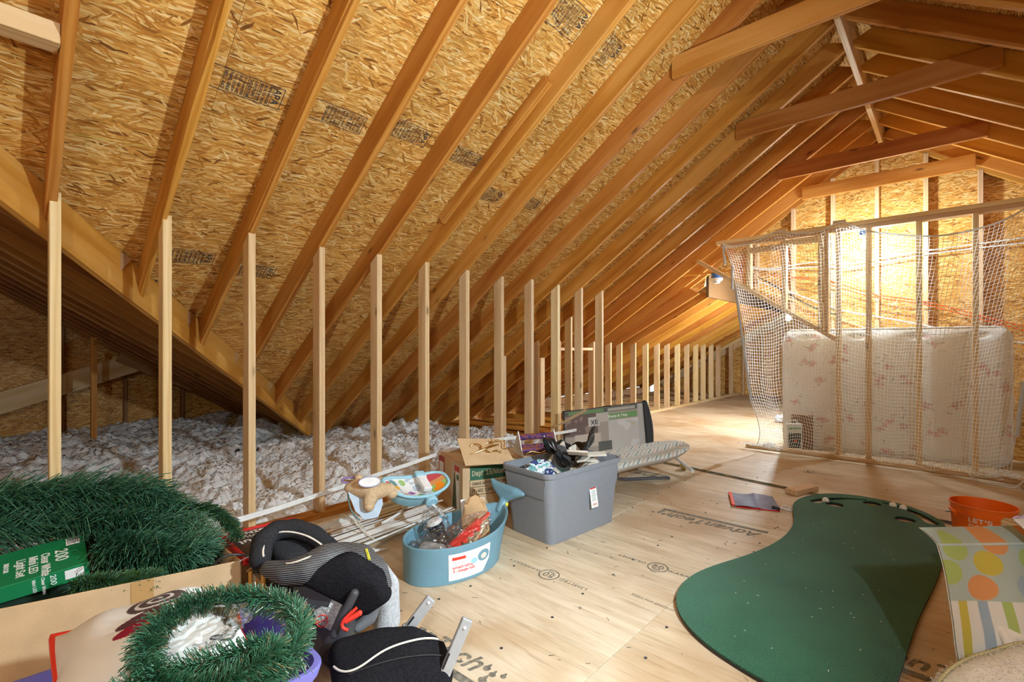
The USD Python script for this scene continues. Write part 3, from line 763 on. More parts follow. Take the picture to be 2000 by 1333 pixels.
GREY_PL = plain('grey_plastic_dark', (0.06, 0.06, 0.065), 0.5, 0.4)
WHITE_PL = plain('white_plastic', (0.80, 0.81, 0.80), 0.35, 0.4)
TOTE_GREY = plain('tote_grey', (0.235, 0.255, 0.29), 0.42, 0.4, noise=0.03)
PURPLE = plain('tote_purple', (0.22, 0.21, 0.62), 0.4, 0.4, noise=0.03)
WHALE = plain('whale_blue', (0.165, 0.33, 0.43), 0.45, 0.4, noise=0.03)
WHALE_L = plain('blue_light', (0.33, 0.60, 0.72), 0.6, 0.3)
RED = plain('red', (0.62, 0.02, 0.02), 0.5, 0.4)
RED_TOY = plain('red_toy', (0.85, 0.05, 0.03), 0.35, 0.5)
CREAM = plain('cream_piping', (0.75, 0.70, 0.60), 0.7)
STEEL = plain('grey_steel', (0.42, 0.44, 0.46), 0.45, 0.5, metal=0.35)
GOLD = plain('gold_metal', (0.75, 0.55, 0.25), 0.22, 0.5, metal=1.0)
PAPER = plain('white_paper', (0.82, 0.83, 0.84), 0.6, 0.3)
WHITE_CLOTH = plain('white_cloth', (0.82, 0.81, 0.78), 0.95, 0.1, bump=0.3, bscale=250)
WHITE_FUR = plain('white_fur', (0.86, 0.86, 0.84), 0.9, 0.1)
ORANGE = plain('orange_plastic', (0.90, 0.17, 0.01), 0.35, 0.5, noise=0.03)
INKW = plain('white_print', (0.86, 0.86, 0.84), 0.6)
BROWN_PAPER = plain('brown_paper', (0.55, 0.36, 0.19), 0.75, 0.2, noise=0.12, nscale=14)
CLEAR = mk('clear_film', {'f': ('layer_weight', {'blend': 0.25}), 'tr': ('transparent_bsdf', {'color': (0.96, 0.97, 0.97)}), 'g': ('glossy_bsdf', {'color': (0.95, 0.97, 1.0), 'roughness': 0.12}),
     'x': ('mix_closure', {}), 'mr': ('map_range', {'to_min': 0.10, 'to_max': 0.6})}, [('f.fresnel', 'mr.value'), ('mr.result', 'x.fac'), ('tr.BSDF', 'x.closure1'), ('g.BSDF', 'x.closure2')], 'x.closure')

def frame(a, b, c):
    """orthonormal axes: x from a to b, y towards c"""
    a, b, c = (np.asarray(q, float) for q in (a, b, c))
    x = (b - a) / np.linalg.norm(b - a)
    y = (c - a) - x * ((c - a) @ x)
    y /= np.linalg.norm(y)
    return np.stack([x, y, np.cross(x, y)], 1)
def blob(spheres, links=None, edge=0.012, it=14):
    """one smooth body: hulls of neighbouring spheres (x, y, z, r), joined and smoothed"""
    S = [m3.Manifold.sphere(s[3], 20).translate(list(s[:3])) for s in spheres]
    if links is None:
        links = [tuple(range(len(S)))]
    out = None
    for l in links:
        h = m3.Manifold.batch_hull([S[k] for k in l])
        out = h if out is None else out + h
    m = tm(out.refine_to_length(edge))
    m.merge_vertices()
    if it:
        trimesh.smoothing.filter_taubin(m, lamb=0.5, nu=0.52, iterations=it)
    return m

# ---- putting mat
mat_pts = [(-0.826, 1.893), (-0.880, 2.158), (-0.773, 2.547), (-0.69, 2.932), (-0.712, 3.324), (-0.782, 3.638), (-0.73, 3.95), (-0.58, 4.12), (-0.421, 4.148), (-0.25, 4.115), (-0.12, 4.0), (-0.04, 3.828), (-0.028, 3.5), (-0.045, 3.0), (-0.101, 2.386), (-0.126, 1.953), (-0.2, 1.70), (-0.34, 1.64), (-0.49, 1.66), (-0.65, 1.72)]
outline = Polygon(spline([(*p, 0) for p in mat_pts], 160, True)[:, :2]).buffer(0)
holes = [Point(*p).buffer(0.053, 20) for p in ((-0.579, 3.813), (-0.398, 4.007), (-0.212, 3.767))]
def taper_slot(pts, w0, w1):
    q = spline([(*p, 0) for p in pts], 24)[:, :2]
    return __import__('shapely').union_all([Point(*a).buffer(w0 + (w1 - w0) * k / 23, 12) for k, a in enumerate(q)])
holes += [taper_slot([(-0.685, 3.80), (-0.62, 3.93), (-0.54, 4.01), (-0.44, 4.062)], 0.036, 0.012), taper_slot([(-0.335, 4.07), (-0.25, 4.035), (-0.16, 3.94), (-0.09, 3.80)], 0.018, 0.034)]
for h in holes:
    outline = outline.difference(h)
TURF = mk('putting_turf', {'t': ('texture_coordinate', {}), 'n': ('noise_texture', {'scale': 3.0, 'detail': 4.0}), 'r': ('rgb_ramp', {'ramp': [(0.3, (0.015, 0.105, 0.055)), (0.7, (0.028, 0.155, 0.082))]}),
     'n2': ('noise_texture', {'scale': 260.0, 'detail': 2.0}), 'r2': ('rgb_ramp', {'ramp': [(0.35, (0.45, 0.45, 0.45)), (0.65, (1.35, 1.35, 1.3))]}), 'mx': ('mix', {'mix_type': 'multiply', 'fac': 1.0}),
     'b': ('bump', {'strength': 0.8, 'distance': 0.004}), 'p': ('principled_bsdf', {'roughness': 0.95, 'specular_ior_level': 0.1, 'sheen_weight': 0.2})},
    [('t.object', 'n.vector'), ('n.fac', 'r.fac'), ('t.object', 'n2.vector'), ('n2.fac', 'r2.fac'), ('r.color', 'mx.color1'), ('r2.color', 'mx.color2'), ('mx.color', 'p.base_color'), ('n2.fac', 'b.height'), ('b.normal', 'p.normal')])
pm = thing('putting_mat', 'kidney-shaped green putting mat with three holes and two ball slots on the floor', 'putting mat')
part(pm, 'foam_backing', extr(outline, 0.012, 0.001), BLACK_PL)
part(pm, 'turf', extr(outline.buffer(0.001), 0.006, 0.013), TURF)
lint = [xf(cbox(rng.uniform(0.004, 0.014), 0.002, 0.001, 0.0003), rz(rng.uniform(0, 360)), (rng.uniform(-0.7, -0.1), rng.uniform(1.8, 3.6), 0.0198)) for k in range(34)]
part(pm, 'lint', cat(lint), CREAM, kind='stuff')
def dimple_ball(r=0.0213):
    m = trimesh.creation.icosphere(3, r)
    return m
for p, lb in (((-0.637, 3.855), 'white golf ball alone in the slot nearer the wood block'), ((-0.290, 4.035), 'white golf ball in the long slot, on the side away from the orange bucket'), ((-0.236, 4.012), 'white golf ball in the long slot, on the side of the orange bucket')):
    single('golf_ball', dimple_ball(), plain('golf_white', (0.86, 0.86, 0.86), 0.3) if p[0] < -0.6 else UsdShade.Material.Get(stage, LK + '/golf_white'), lb, 'golf ball', True, mat4((1, 0, 0), (0, 1, 0), (0, 0, 1), (p[0], p[1], 0.0216)), 'golf balls in the putting mat')
# ---- short block
p = board(None, 'wood_block', (-0.86, 3.918, 0.0195), (-0.772, 4.172, 0.0195), 0.089, 0.038, (0, 0, 1), W_STUD)
ptag(p, 'short offcut of pale lumber lying beside the green putting mat', 'wood block')
# ---- folded grey flag with a red edge and a cord
fl = thing('golf_flag', 'folded grey cloth flag with red edge and white cord on the floor', 'flag', (-1.005, 3.56, 0), rz(22))
part(fl, 'cloth', grid(lambda u, v: np.stack([-0.135 + 0.27 * u, -0.155 + 0.31 * v, 0.012 + 0.006 * np.sin(u * 7) * np.sin(v * 4 + 1) + 0.006 * np.exp(-((u - 0.55) / 0.06) ** 2)], -1), 30, 24, thick=0.004), plain('flag_grey', (0.21, 0.22, 0.32), 0.7, noise=0.15, nscale=20), 30)
part(fl, 'red_hem', cbox(0.022, 0.30, 0.008, 0.002, (-0.14, 0, 0.012)), RED_TOY)
part(fl, 'red_lining', cbox(0.26, 0.29, 0.005, 0.001, (0.004, -0.018, 0.0035)), RED)
part(fl, 'cord', tube(spline([(0.10, -0.145, 0.014), (0.15, -0.14, 0.02), (0.20, -0.10, 0.01), (0.19, -0.05, 0.008), (0.155, -0.08, 0.012), (0.17, -0.13, 0.01), (0.23, -0.12, 0.006), (0.25, -0.13, 0.006)], 50), 0.004, 6), PAPER, 60)
part(fl, 'cord_knot', blob([(0.10, -0.14, 0.018, 0.012), (0.125, -0.148, 0.016, 0.011)], it=0), BLACK_PL, 40)
# ---- strip lying along the floor seam
q = spline([(-2.25, 4.272, 0.004), (-1.4, 4.145, 0.004), (-0.8, 4.06, 0.004), (-0.2, 3.968, 0.004), (0.25, 3.90, 0.004), (0.9, 3.80, 0.004)], 200)
def strip(path, w, th, a=0.0, b=1.0):
    d = np.gradient(path, axis=0); d /= np.linalg.norm(d, axis=1, keepdims=True)
    nrm = np.stack([-d[:, 1], d[:, 0], 0 * d[:, 0]], 1)
    k = np.linspace(a, b, 3)
    V = np.concatenate([path[:, None] + nrm[:, None] * (w * (k - 0.5))[None, :, None]], 1)
    idx = np.arange(len(path) * 3).reshape(-1, 3)
    F = np.concatenate([np.stack([idx[:-1, :-1], idx[1:, :-1], idx[1:, 1:]], -1).reshape(-1, 3), np.stack([idx[:-1, :-1], idx[1:, 1:], idx[:-1, 1:]], -1).reshape(-1, 3)])
    m = trimesh.Trimesh(V.reshape(-1, 3), F, process=False)
    if m.face_normals[:, 2].mean() < 0:
        m.invert()
    return m
st = thing('floor_strap', 'long narrow green and yellow strap lying across the floor behind the mat', 'strap')
m = strip(q, 0.050, 0.003)
xs = m.vertices[:, 0]
t_ = np.clip((xs + 0.85) / 0.25, 0, 1)[:, None]
nn = (meshkit.noise(np.stack([xs * 26, m.vertices[:, 1] * 30, 0 * xs], -1), 4) > 0.48)[:, None]
col = (1 - t_) * np.where(nn, (0.025, 0.05, 0.03), (0.17, 0.12, 0.03)) + t_ * np.where(nn, (0.22, 0.15, 0.02), (0.30, 0.22, 0.05))
col = np.where((xs > -0.05)[:, None], (0.05, 0.05, 0.05), col)
vpart(st, 'webbing', m, col, PRINT_CLOTH)
part(st, 'brown_edge', xf(strip(q, 0.016, 0.002), None, (-0.004, -0.03, -0.0015)), plain('strap_brown', (0.32, 0.16, 0.06), 0.8), label='brown edge of the strap')

# ---- orange bucket
bk = thing('bucket', 'orange plastic bucket with white lettering standing behind the pastel quilt', 'bucket', (0.118, 3.52, 0))
prof = [(0.001, 0.0), (0.108, 0.0), (0.113, 0.004), (0.127, 0.19), (0.134, 0.193), (0.1345, 0.205), (0.1285, 0.207), (0.130, 0.236), (0.135, 0.238), (0.135, 0.245), (0.129, 0.245), (0.124, 0.19), (0.110, 0.006), (0.001, 0.006)]
pail_ = part(bk, 'pail', lathe(prof, 64), ORANGE, 35)
def on_cyl(mesh, r0, slope, ang0, z0):
    """bend flat lettering round the bucket; ang0 is the azimuth of its middle"""
    m = mesh.subdivide_to_size(0.01)
    x, y, z = m.vertices.T
    r = r0 + slope * (z0 + y) + z
    a = ang0 + x / r0
    return trimesh.Trimesh(np.stack([r * np.cos(a), r * np.sin(a), z0 + y], 1), m.faces, process=False)
for s_, zz, hh in (("LET'S", 0.168, 0.022), ("DO THIS.", 0.135, 0.022)):
    w = text(s_, hh, 0.0006, True)
    w.vertices[:, 0] -= 0.028
    part(pail_, 'lettering', on_cyl(w, 0.1136, 0.0752, math.radians(-104), zz), INKW)
for sgn in (0.6, PI + 0.6):
    part(pail_, 'handle_ear', blob([(0.136 * math.cos(sgn), 0.136 * math.sin(sgn), 0.20, 0.012), (0.130 * math.cos(sgn), 0.130 * math.sin(sgn), 0.185, 0.01)], it=0), ORANGE, 40)
hp = [(0.142 * math.cos(0.6), 0.142 * math.sin(0.6), 0.20), (0.16, 0.03, 0.17), (0.14, -0.06, 0.14), (0.05, -0.13, 0.13), (-0.05, -0.15, 0.135), (-0.13, -0.12, 0.16), (0.142 * math.cos(PI + 0.6), 0.142 * math.sin(PI + 0.6), 0.20)]
part(bk, 'wire_handle', tube(spline([(0.145 * math.cos(a), 0.145 * math.sin(a), 0.20 - 0.05 * math.sin(a - 0.6)) for a in np.linspace(0.6, PI + 0.6, 9)], 40), 0.002, 6), STEEL, 60)
# ---- dark bent rod beside the bucket
rod = thing('metal_rod', 'dark bent metal rod on the floor beside the orange bucket', 'rod')
part(rod, 'shaft', tube(spline([(0.21, 3.74, 0.012), (0.30, 3.70, 0.012), (0.36, 3.72, 0.03), (0.46, 3.84, 0.16), (0.55, 3.95, 0.28)], 30), 0.011, 10), plain('dark_metal', (0.13, 0.11, 0.10), 0.4, metal=0.4), 50)
part(rod, 'end_cap', blob([(0.205, 3.742, 0.012, 0.013), (0.225, 3.735, 0.012, 0.013)], it=0), BLACK_PL, 40)

# ---- pastel quilt hung over a carton, white plush throw in front
def quilt_pt(u, v):
    # u across the cloth, v from its top edge down; hangs over the carton's near side and spreads below
    A = np.array([-0.035, 1.875, 0.512]); B = np.array([0.29, 2.175, 0.520])
    C = np.array([0.02, 1.665, 0.12]); D = np.array([0.40, 2.0, 0.10])
    u_, v_ = u[..., None], v[..., None]
    P = (A * (1 - u_) + B * u_) * (1 - v_) + (C * (1 - u_) + D * u_) * v_
    n = np.array([0.62, -0.70, 0.35]); n /= np.linalg.norm(n)
    w = 0.016 * np.sin(u * 16 + 2.2 * v + 1.0) * (0.15 + 0.85 * v) + 0.014 * np.sin(u * 7 - 3 * v) * v + 0.02 * np.sin(PI * v)
    w = w + 0.012 * (meshkit.noise(np.stack([u * 6, v * 5, 0 * u], -1), 3) - 0.5)
    back = np.array([-0.3, 0.35, 0.02])
    top = np.clip((0.06 - v) / 0.06, 0, 1)[..., None] ** 2
    return P + n * w[..., None] + back * top * 0.12
NU, NV = 220, 200
m = grid(quilt_pt, NU, NV)
U, V = (a.ravel() for a in np.meshgrid(np.linspace(0, 1, NU), np.linspace(0, 1, NV), indexing='ij'))
col = np.tile((0.40, 0.50, 0.49), (len(U), 1)).astype(float)
dots = [(0.10, 0.08, 'g'), (0.36, 0.05, 'o'), (0.27, 0.17, 'y'), (0.55, 0.16, 'g'), (0.20, 0.31, 'o'), (0.46, 0.31, 'b'), (0.73, 0.30, 'y'), (0.68, 0.05, 'o'), (0.92, 0.15, 'g'), (0.02, 0.22, 'g')]
pal = {'g': (0.38, 0.50, 0.17), 'o': (0.66, 0.31, 0.13), 'y': (0.55, 0.48, 0.09), 'b': (0.32, 0.42, 0.54)}
for du, dv_, k in dots:
    d = np.hypot((U - du) * 0.45, (V - dv_) * 0.50)
    col[d < 0.036] = pal[k]
low = V > 0.385
stripes = [(0.0, 0.05, 'w'), (0.05, 0.105, 'y'), (0.105, 0.165, 'w'), (0.165, 0.215, 'b'), (0.215, 0.275, 'w'), (0.275, 0.32, 'g'), (0.32, 0.43, 'w'), (0.43, 0.54, 't'), (0.54, 0.66, 'w'), (0.66, 0.83, 'o'), (0.83, 0.93, 'w'), (0.93, 1.01, 't')]
pal.update({'w': (0.70, 0.71, 0.70), 't': (0.36, 0.48, 0.47)})
for a, b, k in stripes:
    col[low & (U >= a) & (U < b)] = pal[k]
qt = thing('quilt', 'pastel quilt with coloured dots above wide stripes, draped over a carton', 'quilt')
vpart(qt, 'cover', m, col, PRINT_CLOTH)
part(qt, 'back', xf(grid(lambda u, v: quilt_pt(u, v), 60, 60), None, (-0.004, 0.005, -0.003)), WHITE_CLOTH, True)
part(qt, 'hem', tube(quilt_pt(np.linspace(0, 1, 80), np.full(80, 0.06)), 0.004, 6), plain('hem_blue', (0.50, 0.60, 0.62), 0.9), 60)
# the carton under it
cbx = thing('carton', 'plain brown carton standing under the pastel quilt', 'carton', (0.36, 2.43, 0), rz(42.5))
part(cbx, 'side_panel', cbox(0.50, 0.17, 0.478, 0.004, (0, 0, 0.240)), CARD)
part(cbx, 'top_flap', cbox(0.49, 0.16, 0.006, 0.002, (0, 0, 0.482)), CARD_IN)
# white satin pad on top
def satin(u, v):
    x = 0.06 + 0.42 * u; y = 0.30 * v
    P = np.array([0.115, 2.02, 0.552]) + u[..., None] * np.array([0.27, 0.25, 0.005]) + v[..., None] * np.array([0.10, -0.11, -0.13])
    w = 0.012 * np.sin(u * 14) * np.sin(v * 9 + 1) + 0.02 * np.sin(PI * v)
    return P + np.array([0.3, -0.33, 0.5]) * w[..., None] + np.array([0.014, -0.016, 0.01])
sp = thing('satin_pad', 'shiny white satin pad with a scalloped purple-dotted edge lying on the quilt', 'pad')
part(sp, 'pad', grid(satin, 50, 40, thick=0.006), plain('satin', (0.80, 0.80, 0.86), 0.28, 0.5), True)
uu = np.linspace(0, 1, 150)
e = satin(uu, np.zeros(150)); e[:, 2] += 0.006 * np.abs(np.sin(uu * 60)) + 0.003
part(sp, 'scalloped_edge', tube(e, 0.0028, 6), plain('lilac', (0.50, 0.44, 0.72), 0.7), 60)
bd = thing('plush_toy', 'brown plush toy tucked beside the white satin pad on the quilt', 'plush toy')
part(bd, 'head', blob([(0.235, 1.985, 0.44, 0.042), (0.27, 1.99, 0.43, 0.03)], it=6), plain('brown_plush', (0.16, 0.10, 0.06), 0.95, noise=0.4, nscale=60, bump=0.8, bscale=200), True)
part(bd, 'muzzle', blob([(0.268, 1.965, 0.44, 0.02)], it=0), plain('tan_plush', (0.35, 0.25, 0.16), 0.95), True)

th = thing('plush_throw', 'white fluffy throw heaped on the floor in front of the pastel quilt', 'throw')
def throw(u, v):
    # a soft heap: u along its length, v over its back
    a = PI * v
    L = np.array([-0.025, 1.60, 0.0]) + u[..., None] * np.array([0.42, 0.38, 0.0])
    n = np.array([0.67, -0.74, 0])
    h = 0.285 * np.clip(np.sin(np.clip(u * 6.0 + 0.10, 0, PI / 2)), 0, 1) ** 0.5
    bump_ = 1 + 0.05 * np.sin(u * 13 + 3 * v) + 0.10 * (meshkit.noise(np.stack([u * 7, v * 5, 0 * u], -1), 8) - 0.5)
    r = 0.105
    P = L + n * (r * np.cos(a) * bump_)[..., None]
    P[..., 2] = np.maximum(0.002, h * np.sin(a) ** 0.7 * bump_)
    return P
FUR_PILE = mk('fur_pile', {'d': ('diffuse_bsdf', {'color': (0.88, 0.88, 0.86)}), 't': ('translucent_bsdf', {'color': (0.9, 0.9, 0.88)}), 'x': ('mix_closure', {'fac': 0.5})}, [('d.BSDF', 'x.closure1'), ('t.BSDF', 'x.closure2')], 'x.closure')
tmesh = grid(throw, 90, 60)
part(th, 'cloth', tmesh, WHITE_FUR, True)
vn = np.array(tmesh.vertex_normals)
if vn[:, 2].mean() < 0:
    vn = -vn
pick = rng.choice(len(tmesh.vertices), 15000)
base = tmesh.vertices[pick] + rng.normal(0, 0.004, (15000, 3))
d = vn[pick] + rng.normal(0, 0.45, (15000, 3)); d[:, 2] -= 0.15
d /= np.linalg.norm(d, axis=1, keepdims=True)
ln = rng.uniform(0.003, 0.0075, 15000)[:, None]
curves(th, 'pile', [np.array([a, a + b * l * 0.6, a + b * l + [0, 0, -0.002]]) for a, b, l in zip(base, d, ln)], 0.0011, FUR_PILE, kind='stuff')
e = throw(np.linspace(0.0, 1.0, 70), np.full(70, 0.62)) + np.array([0, 0, 0.008])
part(th, 'stitched_edge', tube(e, 0.0035, 6), plain('stitch', (0.55, 0.52, 0.30), 0.8), 60)
for k, (u0, v0) in enumerate(((0.42, 0.66), (0.62, 0.68), (0.80, 0.64))):
    c0 = throw(np.array([u0]), np.array([v0]))[0]
    part(th, 'fringe_fold', blob([(*c0, 0.014), (*(c0 + [-0.02, 0.03, 0.03]), 0.010), (*(c0 + [0.02, 0.05, 0.02]), 0.012)], it=4), WHITE_FUR, True)

# ---- grey storage tote with things in it
def tote(name, label, L, W, H, t, loc, deg, matl, wall=0.004, rim=0.014, lip=0.03, corner=0.05):
    b = thing(name, label, 'storage tote', loc, rz(deg))
    def ringp(l, w, z, r):
        a = sbox(-l / 2 + r, -w / 2 + r, l / 2 - r, w / 2 - r).buffer(r, 8)
        p = np.array(a.exterior.coords)[:-1]
        return np.column_stack([p, np.full(len(p), z)])
    levels = [(t, 0.0, 0.7), (t + 0.01, 0.008, 1), (t + (1 - t) * 0.60, H * 0.62, 1), (t + (1 - t) * 0.62 + 0.018, H * 0.64, 1), (0.985, H - lip, 1), (1.0 + 0.012, H - lip + 0.002, 1), (1.03, H - 0.006, 1), (1.025, H, 1), (0.985, H, 1), (0.975, H - lip, 1), (t + (1 - t) * 0.6 - 0.01, H * 0.6, 1), (t - 0.012, 0.010, 1)]
    R = [ringp(L * k, W * (k if i < 4 or True else k), z, corner * c) for i, (k, z, c) in enumerate(levels)]
    n = len(R[0])
    V = np.vstack(R)
    F = []
    for i in range(len(R) - 1):
        for j in range(n):
            j2 = (j + 1) % n
            F += [(i * n + j, i * n + j2, (i + 1) * n + j2), (i * n + j, (i + 1) * n + j2, (i + 1) * n + j)]
    F += [(0, j + 1, j) for j in range(1, n - 1)]
    o = (len(R) - 1) * n
    F += [(o, o + j, o + j + 1) for j in range(1, n - 1)]
    m = trimesh.Trimesh(V, np.array(F), process=False)
    m.fix_normals()
    part(b, 'body', m, matl, 32)
    return b
gt = tote('storage_tote', 'large open grey plastic tote with a paper label, filled with odds and ends', 0.655, 0.385, 0.39, 0.86, (-1.72, 2.335, 0), 85.0, TOTE_GREY)
# raised panel of the handle zone on the near long side and the end
for sx in (-1, 1):
    pl = Polygon([(-0.155, 0.0), (0.155, 0.0), (0.130, -0.095), (-0.130, -0.095)]).buffer(0.012).buffer(-0.006)
    part(gt, 'handle_panel', xf(extr(pl, 0.008), np.stack([[0, 1, 0], [0.11 * sx, 0, 1], [sx, 0, 0]], 1), (sx * 0.317, 0, 0.345)), TOTE_GREY, 30)
# label
def flat_label(parent, name, w, h, shapes, m, paper=(0.82, 0.83, 0.80)):
    lab = part(parent, name, cbox(w, h, 0.0006, 0.0001), plain('paper_%s' % (name,), paper, 0.55) if not UsdShade.Material.Get(stage, LK + '/paper_%s' % name) else UsdShade.Material.Get(stage, LK + '/paper_%s' % name), m=m)
    return lab
lm = mat4((1, 0, 0), (0, 0.155, 0.988), (0, -0.988, 0.155), (0.045, -0.1925, 0.205))
LT = np.array([[1, 0, 0], [0, 0.155, -0.988], [0, 0.988, 0.155]])
def on_label(mesh, x, y, z=0.0006):
    return xf(xf(mesh, None, (x, y, z)), LT, (0.045, -0.1925, 0.205))
flat_label(gt, 'label', 0.062, 0.125, [], lm)
part(gt, 'label_print', cat(on_label(cbox(0.05, 0.016, 0.0006, 0.0001), 0, 0.05), on_label(text('TOTE', 0.010, 0.0005, True, True), 0, -0.05)), RED)
part(gt, 'label_print', cat(*[on_label(cbox(rng.uniform(0.03, 0.05), 0.004, 0.0006, 0.0001), 0, 0.032 - 0.009 * k) for k in range(7)]), plain('label_grey', (0.35, 0.42, 0.40), 0.7))

def crumple(cx, cy, cz, sx, sy, sz, seed, n=5, detail=0.5):
    m = trimesh.creation.icosphere(n, 1.0)
    P = m.vertices
    r = 1 + detail * (np.abs(meshkit.fbm(P * 2.2 + seed, 3, seed) - 0.5) * 2 - 0.3) + 0.25 * (meshkit.noise(P * 6 + seed, seed + 1) - 0.5)
    m.vertices = P * r[:, None] * [sx, sy, sz] + [cx, cy, cz]
    return m
# patterned cloth
pc = crumple(0, 0, 0, 0.085, 0.11, 0.075, 5, 6, 0.45)
pn = meshkit.fbm(pc.vertices * 26 + 7, 2, 3); pn2 = meshkit.noise(pc.vertices * 60, 5)
col = np.where((pn > 0.58)[:, None], (0.05, 0.07, 0.20), np.where((pn < 0.42)[:, None], (0.22, 0.48, 0.52), (0.72, 0.78, 0.80)))
t = thing('patterned_cloth', 'crumpled white cloth with teal and navy print in the grey tote', 'cloth', (-1.765, 2.165, 0.335))
vpart(t, 'cloth', pc, col, PRINT_CLOTH)
# black bag and foam pieces
FOAM = plain('beige_foam', (0.62, 0.57, 0.49), 0.85, noise=0.08)
bb = thing('black_bag', 'torn shiny black plastic bag sticking up out of the grey tote', 'bag', (-1.70, 2.38, 0.36))
def bagf(u, v):
    a = u * 2 * PI
    r = 0.05 + 0.10 * v
    x = r * np.cos(a) * 0.7; y = r * np.sin(a) * 1.5
    z = 0.14 * v * (0.4 + 0.8 * np.abs(np.sin(a * 1.0 + 0.6))) * (1 + 0.4 * np.sin(3 * a))
    w = 0.045 * (meshkit.fbm(np.stack([x * 22, y * 22, v * 4], -1), 3, 4) - 0.5)
    return np.stack([x + w, y + w, z + w], -1)
part(bb, 'bag', grid(bagf, 90, 36, thick=0.002), plain('black_film', (0.012, 0.012, 0.014), 0.22, 0.6, bump=0.6, bscale=60), True)
part(bb, 'bag_side', xf(grid(lambda u, v: np.stack([0.05 * np.sin(u * 3) + 0.02 * v, -0.12 + 0.14 * u, -0.05 + 0.185 * v * (1 - 0.55 * u) + 0.02 * np.sin(u * 6)], -1), 24, 24, thick=0.003), None, (-0.02, -0.03, 0.0)), plain('dark_lining', (0.05, 0.047, 0.047), 0.6), True)
fm = thing('foam_scraps', 'torn beige foam and card scraps under the black bag in the grey tote', 'foam scraps', (-1.66, 2.40, 0.33))
part(fm, 'foam_sheet', grid(lambda u, v: np.stack([-0.10 + 0.2 * u, -0.2 + 0.4 * v, 0.03 * np.sin(u * 5 + v * 6) + 0.02 * meshkit.noise(np.stack([u * 6, v * 8, 0 * u], -1), 2)], -1), 24, 30, thick=0.012), FOAM, True)
for k in range(5):
    a = rng.uniform(0, 360)
    part(fm, 'foam_piece', xf(cbox(0.12, 0.05, 0.012, 0.003), rz(a) @ rx(rng.uniform(-50, 50)), (rng.uniform(-0.07, 0.09), rng.uniform(-0.16, 0.17), 0.05 + 0.02 * k)), FOAM)
part(fm, 'card_piece', xf(cbox(0.02, 0.20, 0.11, 0.003), rz(10) @ rx(24), (-0.11, -0.05, 0.06)), FOAM)
part(fm, 'green_scrap', crumple(-0.05, -0.13, 0.0, 0.05, 0.05, 0.03, 9, 4), plain('dark_green', (0.02, 0.06, 0.04), 0.8), True)

# ---- sports net hung on the partition
net = thing('sports_net', 'white knotted sports net hung in swags over the timber partition', 'net')
top = spline([(-1.852, 5.44, 2.197), (-1.724, 5.43, 2.150), (-1.575, 5.43, 2.156), (-1.461, 5.44, 2.19), (-1.314, 5.44, 2.243), (-1.206, 5.44, 2.21), (-1.046, 5.43, 2.185), (-0.93, 5.44, 2.191), (-0.77, 5.44, 2.245), (-0.648, 5.43, 2.168), (-0.537, 5.42, 2.112), (-0.405, 5.42, 2.072), (-0.219, 5.41, 2.02), (-0.001, 5.41, 2.002), (0.149, 5.41, 2.021), (0.312, 5.41, 2.071), (0.409, 5.42, 2.131), (0.6, 5.43, 2.22), (0.75, 5.44, 2.25)], 91)
left = spline([(-1.852, 5.44, 2.197), (-1.739, 5.42, 1.885), (-1.687, 5.41, 1.606), (-1.62, 5.41, 1.223), (-1.559, 5.40, 0.523), (-1.47, 5.40, 0.157), (-1.50, 5.40, 0.05)], 68)
right = spline([(0.75, 5.44, 2.25), (0.62, 5.42, 1.80), (0.47, 5.40, 1.15), (0.40, 5.40, 0.62), (0.345, 5.38, 0.25), (0.335, 5.36, 0.06)], 68)
NS, NT = 91, 68
s = np.linspace(0, 1, NS)[:, None]; t = np.linspace(0, 1, NT)[None, :]
bot = np.stack([-1.50 + 1.835 * s[:, 0], 5.41 - 0.05 * s[:, 0], 0.052 + 0.015 * np.sin(s[:, 0] * 40)], 1)
P = (top[:, None] * (1 - t)[..., None] + bot[:, None] * t[..., None] + left[None] * (1 - s)[..., None] + right[None] * s[..., None]
     - ((1 - s) * (1 - t))[..., None] * top[0] - (s * (1 - t))[..., None] * top[-1] - ((1 - s) * t)[..., None] * bot[0] - (s * t)[..., None] * bot[-1])
fold = 0.022 * np.sin(s * 34 + 1.5 * np.sin(t * 4)) * np.sin(PI * t) + 0.012 * np.sin(s * 71 + 2) * t
P[..., 1] += fold - 0.012
P[..., 0] += 0.010 * np.sin(s * 50 + t * 6) * np.sin(PI * t) * np.minimum(1, 8 * s * (1 - s))
P[..., 2] += 0.006 * np.sin(s * 23 + t * 9) * np.sin(PI * t)
CORD = mk('net_cord', {'d': ('diffuse_bsdf', {'color': (0.86, 0.86, 0.84)}), 't': ('translucent_bsdf', {'color': (0.86, 0.86, 0.84)}), 'x': ('mix_closure', {'fac': 0.45})}, [('d.BSDF', 'x.closure1'), ('t.BSDF', 'x.closure2')], 'x.closure')
lines = [P[i] for i in range(NS)] + [P[:, j] for j in range(NT)]
curves(net, 'mesh', lines, 0.0034, CORD, kind='stuff')
part(net, 'head_rope', tube(P[:, 0], 0.0075, 8), CORD, 60)
part(net, 'side_rope', tube(P[0], 0.004, 6), CORD, 60)
part(net, 'side_rope', tube(P[-1], 0.004, 6), CORD, 60)
